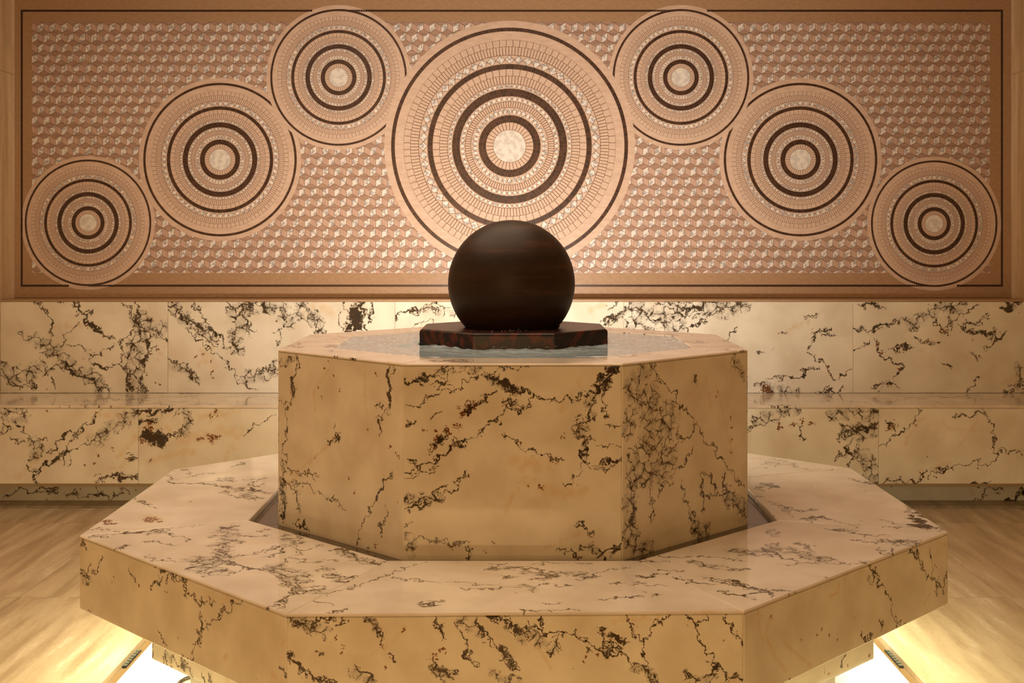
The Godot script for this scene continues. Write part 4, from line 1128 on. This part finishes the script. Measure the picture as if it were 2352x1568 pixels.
func octagon_bench() -> void:
	var t := thing("octagonal_bench", "octagonal marble bench ring encircling the fountain plinth", "bench", Vector3.ZERO)
	for i in 8:
		var a := outer(i, SEAT)
		var b := outer(i + 1, SEAT)
		var n := (b - a).cross(Vector3.UP).normalized() * -1.0
		if n.dot(a - Vector3(0, SEAT, -DC)) < 0.0:
			n = -n
		var e := (b - a).normalized() * 0.0006
		var top := PackedVector3Array([a + e, b - e, oct(AI, i + 1, SEAT), oct(AI, i, SEAT)])
		if VEINS.has("seat%d" % i):
			stone("seat_slab", top, Vector3.UP, Vector3.FORWARD, 0.005, 880.0, VEINS["seat%d" % i], 140 + i, t, 1.7, Color(0.885, 0.85, 0.79))
		else:
			plain_stone("seat_slab", top, Vector3.UP, b - a, 0.005, M.spare, t)
		var dy := Vector3(0, SEAT - 0.0055, 0)
		var face := PackedVector3Array([Vector3(a.x, UNDER, a.z) + e, Vector3(b.x, UNDER, b.z) - e, Vector3(b.x, dy.y, b.z) - e, Vector3(a.x, dy.y, a.z) + e])
		if VEINS.has("face%d" % i):
			stone("outer_panel", face, n, Vector3.UP, 0.02, 1150.0 if i == 0 else 1000.0, VEINS["face%d" % i], 150 + i, t)
		else:
			plain_stone("outer_panel", face, n, b - a, 0.02, M.spare, t)
		var ia := oct(AI, i, 0.0)
		var ib := oct(AI, i + 1, 0.0)
		plain_stone("inner_panel", PackedVector3Array([Vector3(ib.x, 0.001, ib.z), Vector3(ia.x, 0.001, ia.z), Vector3(ia.x, SEAT - 0.0055, ia.z), Vector3(ib.x, SEAT - 0.0055, ib.z)]), -n, Vector3.UP, 0.02, M.spare, t)
		# stone filling the joint round the plinth, a little below the seat
		plain_stone("joint_slab", PackedVector3Array([oct(AI - 0.0005, i, 0.433), oct(AI - 0.0005, i + 1, 0.433), oct(AP + 0.0005, i + 1, 0.433), oct(AP + 0.0005, i, 0.433)]), Vector3.UP, b - a, 0.02, M.gap, t)
		# soffit, hanging apron and foot
		plain_stone("soffit_slab", PackedVector3Array([oct(0.872, i, UNDER + 0.002), oct(0.872, i + 1, UNDER + 0.002), oct(1.03, i + 1, UNDER + 0.002), oct(1.03, i, UNDER + 0.002)]), Vector3.DOWN, b - a, 0.02, M.spare, t)
		var pa := oct(0.893, i, 0.1275)
		var pb := oct(0.893, i + 1, 0.1275)
		var apron := PackedVector3Array([pa, pb, Vector3(pb.x, UNDER, pb.z), Vector3(pa.x, UNDER, pa.z)])
		var pn := (pb - pa).cross(Vector3.UP).normalized()
		if pn.dot(pa - Vector3(0, pa.y, -DC)) < 0.0:
			pn = -pn
		if VEINS.has("apron%d" % i):
			stone("apron_panel", apron, pn, Vector3.UP, 0.02, 700.0, VEINS["apron%d" % i], 160 + i, t)
		else:
			plain_stone("apron_panel", apron, pn, b - a, 0.02, M.spare, t)
		var fa := oct(0.807, i, 0.0005)
		var fb := oct(0.807, i + 1, 0.0005)
		plain_stone("foot_panel", PackedVector3Array([fa, fb, Vector3(fb.x, 0.26, fb.z), Vector3(fa.x, 0.26, fa.z)]), pn, b - a, 0.02, M.spare, t)

func plinth() -> void:
	var t := thing("fountain_plinth", "tall octagonal marble plinth with a pool sunk in its top", "plinth", Vector3.ZERO)
	for i in 8:
		var a := oct(AP, i, 0.001)
		var b := oct(AP, i + 1, 0.001)
		var n := (b - a).cross(Vector3.UP).normalized()
		if n.dot(a - Vector3(0, a.y, -DC)) < 0.0:
			n = -n
		var e := (b - a).normalized() * 0.0006
		var y := RIMTOP - 0.0055
		var face := PackedVector3Array([a + e, b - e, Vector3(b.x, y, b.z) - e, Vector3(a.x, y, a.z) + e])
		if VEINS.has("plinth%d" % i):
			stone("side_panel", face, n, Vector3.UP, 0.02, 1100.0, VEINS["plinth%d" % i], 170 + i, t)
		else:
			plain_stone("side_panel", face, n, Vector3.RIGHT if i != 2 and i != 6 else Vector3.FORWARD, 0.02, M.spare, t)
		plain_stone("rim_slab", PackedVector3Array([oct(AP, i, RIMTOP) + e, oct(AP, i + 1, RIMTOP) - e, oct(POOL, i + 1, RIMTOP), oct(POOL, i, RIMTOP)]), Vector3.UP, b - a, 0.005, M.rim, t, 1.2)
	# pale blue lined basin
	var lining := tex_mat(clouds(256, 91, Color(0.44, 0.60, 0.66), Color(0.56, 0.71, 0.74), 0.03), 0.4)
	var st := begin()
	for i in 8:
		var a := oct(POOL + 0.002, i, 0.0)
		var b := oct(POOL + 0.002, i + 1, 0.0)
		var n := (Vector3(0, 0, -DC) - (a + b) / 2.0).normalized()
		quad(st, Vector3(a.x, 0.78, a.z), Vector3(b.x, 0.78, b.z), Vector3(b.x, RIMTOP - 0.006, b.z), Vector3(a.x, RIMTOP - 0.006, a.z), n)
		tri(st, Vector3(0, 0.78, -DC), Vector3(a.x, 0.78, a.z), Vector3(b.x, 0.78, b.z), Vector3.UP, Vector2.ZERO, Vector2(a.x, a.z), Vector2(b.x, b.z))
	part("basin", st.commit(), lining, t)

func fountain() -> void:
	# granite base: an octagon with rounded top edge, standing in the pool
	var gx := 0.002
	var base := thing("granite_base", "red and black granite octagon slab standing in the pool", "slab", Vector3(gx, 0.781, -DC))
	var st := begin()
	var prof := [[0.2527, 0.0], [0.2527, 0.1355], [0.2515, 0.1390], [0.2485, 0.1418], [0.2445, 0.1430]]
	# socket that follows the ball with a film of water between
	for k in 7:
		var an := deg_to_rad(47.5 * (1.0 - k / 6.0))
		prof.append([0.1785 * sin(an), 1.0425 - 0.781 - 0.1785 * cos(an)])
	for k in prof.size() - 1:
		for i in 8:
			var q := []
			for v in [[k, i], [k, i + 1], [k + 1, i + 1], [k + 1, i]]:
				var p := oct(prof[v[0]][0], v[1], prof[v[0]][1])
				q.append(Vector3(p.x, p.y, p.z + DC))
			var n: Vector3 = (q[1] - q[0]).cross(q[3] - q[0]) if (q[3] - q[0]).length() > 1e-6 else Vector3.UP
			if n.length() < 1e-12:
				n = Vector3.UP
			n = n.normalized()
			if n.dot(Vector3(q[0].x, 0.02, q[0].z)) < 0.0 and k < 4:
				n = -n
			if k >= 4 and n.y < 0.0:
				n = -n
			var u := PackedVector2Array()
			for v: Vector3 in q:
				u.append(Vector2(v.x + v.z * 0.7, v.y * 1.0 + v.z) * 5.0)
			quad(st, q[0], q[1], q[2], q[3], n, u)
	part("slab", st.commit(), M.granite, base)
	# the ball
	var ball := MeshInstance3D.new()
	ball.name = "stone_ball"
	var sm := SphereMesh.new()
	sm.radius = 0.1757
	sm.height = 0.3514
	sm.radial_segments = 128
	sm.rings = 64
	ball.mesh = sm
	var skin := tex_mat(streaks(512, 256, 95, Color(0.15, 0.10, 0.065), Color(0.19, 0.125, 0.08), Color(0.25, 0.165, 0.105), 14, 0.03), 0.46, 0.29)
	ball.material_override = skin
	add_child(ball)
	ball.position = Vector3(-0.0038, 1.0425, -DC)
	tag(ball, "wet polished black granite ball on the granite slab", "ball")
	water()

func water() -> void:
	var n := FastNoiseLite.new()
	n.seed = 4
	n.frequency = 9.0
	n.fractal_octaves = 3
	var level := RIMTOP - 0.0015
	var rings := 34
	var per := 20
	var grid := []
	for k in rings + 1:
		var a := lerpf(0.2545, POOL + 0.0015, float(k) / rings)
		var row := []
		for i in 8:
			for j in per:
				var p := oct(a, i, 0).lerp(oct(a, i + 1, 0), float(j) / per)
				# spilling off the slab the water churns; at the rim it lies flat
				var churn := 0.0016 + 0.0050 * smoothstep(0.36, 0.24, a)
				var fade := smoothstep(POOL, POOL - 0.03, a)
				var q := n.get_noise_3d(p.x * 1.6, p.z * 1.2, 0.0) + 0.4 * n.get_noise_3d(p.x * 5.0, p.z * 3.5, 7.0)
				p.y = level + (q * churn + 0.004 * smoothstep(0.36, 0.25, a)) * fade
				row.append(p)
		grid.append(row)
	var st := begin()
	var m := per * 8
	var tilt := func(k: int, i: int) -> Vector3:
		var along: Vector3 = grid[k][(i + 1) % m] - grid[k][(i + m - 1) % m]
		var across: Vector3 = grid[mini(k + 1, rings)][i] - grid[maxi(k - 1, 0)][i]
		var q := along.cross(across).normalized()
		return q if q.y > 0.0 else -q
	for k in rings:
		for i in m:
			var j := (i + 1) % m
			for v in [[k, i], [k, j], [k + 1, j], [k, i], [k + 1, j], [k + 1, i]]:
				st.set_normal(tilt.call(v[0], v[1]))
				st.add_vertex(grid[v[0]][v[1]])
	var wm := mat(Color(0.78, 0.87, 0.92, 0.6), 0.045, 0.5)
	wm.transparency = BaseMaterial3D.TRANSPARENCY_ALPHA
	wm.cull_mode = BaseMaterial3D.CULL_DISABLED
	var o := MeshInstance3D.new()
	o.name = "fountain_water"
	o.mesh = st.commit()
	o.material_override = wm
	add_child(o)
	tag(o, "rippling pale blue water filling the octagonal pool", "water")
	# droplets thrown up where the water leaves the slab
	rng.seed = 77
	var dr := begin()
	for i in 46:
		var right := i % 3 != 0
		var p := Vector3(rng.randf_range(0.115, 0.17), 0.927 + rng.randf() * 0.009, -DC + rng.randf_range(-0.03, 0.06)) if i < 26 else Vector3(rng.randf_range(-0.09, 0.12), 0.9255 + rng.randf() * 0.002, -DC + rng.randf_range(0.16, 0.235))
		if not right and i >= 26:
			p = Vector3(rng.randf_range(-0.05, 0.14), 0.889 + rng.randf() * 0.003, -DC + rng.randf_range(0.262, 0.275))
		bead(dr, p, rng.randf_range(0.0007, 0.0015))
	var dm := mat(Color(0.9, 0.9, 0.9, 0.35), 0.05, 0.5)
	dm.transparency = BaseMaterial3D.TRANSPARENCY_ALPHA
	var d := MeshInstance3D.new()
	d.name = "water_droplets"
	d.mesh = dr.commit()
	d.material_override = dm
	d.set_meta("kind", "stuff")
	add_child(d)
	tag(d, "splashing droplets on the wet granite slab", "water")

func bead(st: SurfaceTool, c: Vector3, r: float) -> void:
	var v := [Vector3.UP, Vector3.DOWN, Vector3.LEFT, Vector3.RIGHT, Vector3.FORWARD, Vector3.BACK]
	for f in [[0, 2, 4], [0, 4, 3], [0, 3, 5], [0, 5, 2], [1, 4, 2], [1, 3, 4], [1, 5, 3], [1, 2, 5]]:
		# each face of the octahedron split in four and pushed out to the sphere
		var a: Vector3 = v[f[0]]
		var b: Vector3 = v[f[1]]
		var d: Vector3 = v[f[2]]
		var ab := (a + b).normalized()
		var bd := (b + d).normalized()
		var da := (d + a).normalized()
		for t in [[a, ab, da], [ab, b, bd], [da, bd, d], [ab, bd, da]]:
			tri(st, c + t[0] * r, c + t[1] * r, c + t[2] * r, (t[0] + t[1] + t[2]).normalized())

# ---------------------------------------------------------------- lamps and drains
func under_bench_strips(g: Dictionary) -> void:
	var t := thing("led_strip", "glowing light strip fixed under the overhang of the octagonal bench", "light", Vector3(0, 0, -DC))
	var lamp := glow(g.color, g.energy * 10.0)
	for i in 8:
		var a := oct(1.0, i, UNDER)
		var b := oct(1.0, i + 1, UNDER)
		var mid := (a + b) / 2.0 + Vector3(0, 0, DC)
		var dir := (b - a).normalized()
		var l := a.distance_to(b) - 0.02
		var turn := Basis(dir, Vector3.UP.cross(dir), Vector3.UP)
		var o := part("strip", box_mesh(Vector3(-l / 2, -0.007, -0.006), Vector3(l / 2, 0.007, 0.0015)), lamp, t, mid)
		o.basis = turn
		# added inner baffle, unseen: keeps the strip's direct light off the apron
		var out := Vector3(mid.x, 0, mid.z).normalized()
		var glare_baffle := part("glare_baffle", box_mesh(Vector3(-l / 2, -0.001, -0.028), Vector3(l / 2, 0.001, 0.0015)), M.metal, t, mid - out * 0.013)
		glare_baffle.basis = turn
		area_light("strip_light", t, mid + Vector3(0, -0.0075, 0), turn, Vector2(l, 0.012), g)

func wall_washer(g: Dictionary) -> void:
	var at := Vector3(0, 0.68, -DC - AP)
	var t := thing("wall_washer_lamp", "slim lamp fixed to the back of the plinth, lighting the wall", "light", at)
	part("housing", box_mesh(Vector3(-0.21, -0.035, -0.022), Vector3(0.21, 0.035, -0.0003)), M.metal, t)
	part("lens", box_mesh(Vector3(-0.20, -0.028, -0.026), Vector3(0.20, 0.028, -0.0222)), glow(g.color, g.energy * 0.6), t)
	var l := SpotLight3D.new()
	l.name = "washer_light"
	l.light_color = g.color
	l.light_energy = g.energy
	l.light_size = 0.04
	l.spot_range = 12.0
	l.spot_angle = 63.0
	l.spot_angle_attenuation = 1.0
	l.shadow_enabled = true
	t.add_child(l, true)
	l.position = Vector3(0, 0, -0.07)
	l.rotation_degrees.x = 29.0

func drains() -> void:
	# slot along the foot of the wall bench
	var s := thing("slot_drain", "dark slot drain in the floor along the foot of the wall bench", "drain", Vector3(0, 0, -5.38))
	part("channel", box_mesh(Vector3(-HALF + 0.001, -0.0335, -0.0245), Vector3(HALF - 0.001, -0.018, 0.0245)), M.dark_metal, s)
	for e in [[-HALF + 0.002, -1.30], [-1.29, 1.48], [1.49, HALF - 0.002]]:
		part("cover_strip", box_mesh(Vector3(e[0], -0.0175, 0.008), Vector3(e[1], -0.004, 0.0185)), M.dark_metal, s)
	# channel round the island
	var t := thing("floor_channel", "narrow octagonal drain channel in the floor under the bench edge", "drain", Vector3(0, 0, 0))
	for i in 8:
		var quad_ := PackedVector3Array([oct(1.079, i, -0.016), oct(1.079, i + 1, -0.016), oct(1.0437, i + 1, -0.016), oct(1.0437, i, -0.016)])
		plain_stone("channel_bed", quad_, Vector3.UP, oct(1, i + 1, 0) - oct(1, i, 0), 0.004, M.channel, t)
	for sx in [-1.0, 1.0]:
		var g := thing("drain_grate", "short dark grate in the floor channel on the left of the bench" if sx < 0.0 else "short dark grate in the floor channel on the right of the bench", "grate", Vector3(sx * 1.071, -0.016, -3.484))
		part("frame", box_mesh(Vector3(-0.006, 0.0, -0.070), Vector3(0.006, 0.004, 0.070)), M.dark_metal, g)
		for k in 7:
			part("bar", box_mesh(Vector3(-0.005, 0.004, -0.066 + k * 0.020), Vector3(0.005, 0.0065, -0.054 + k * 0.020)), M.grate, g)
	# chrome loop by the foot of the bench
	var p := floor_px(418, 1560, 0.0)
	var c := thing("chrome_hose", "thin chrome hose loop on the floor beside the bench foot", "hose", p)
	var tor := TorusMesh.new()
	tor.inner_radius = 0.045
	tor.outer_radius = 0.053
	tor.rings = 48
	tor.ring_segments = 12
	part("loop", tor, M.chrome, c, Vector3(0.05, 0.0042, 0.03))
	# spout in the toe panel on the right
	var at := px(2352, 1130.5, DT)
	var o := thing("wall_outlet", "small round brass outlet in the toe panel of the wall bench", "outlet", at)
	var ring := TorusMesh.new()
	ring.inner_radius = 0.0115
	ring.outer_radius = 0.0165
	ring.rings = 40
	ring.ring_segments = 12
	part("collar", ring, M.brass, o, Vector3(0, 0, 0.002)).rotation_degrees.x = 90
	var hole := CylinderMesh.new()
	hole.top_radius = 0.0118
	hole.bottom_radius = 0.0118
	hole.height = 0.002
	part("opening", hole, M.dark_metal, o, Vector3(0, 0, 0.0012)).rotation_degrees.x = 90
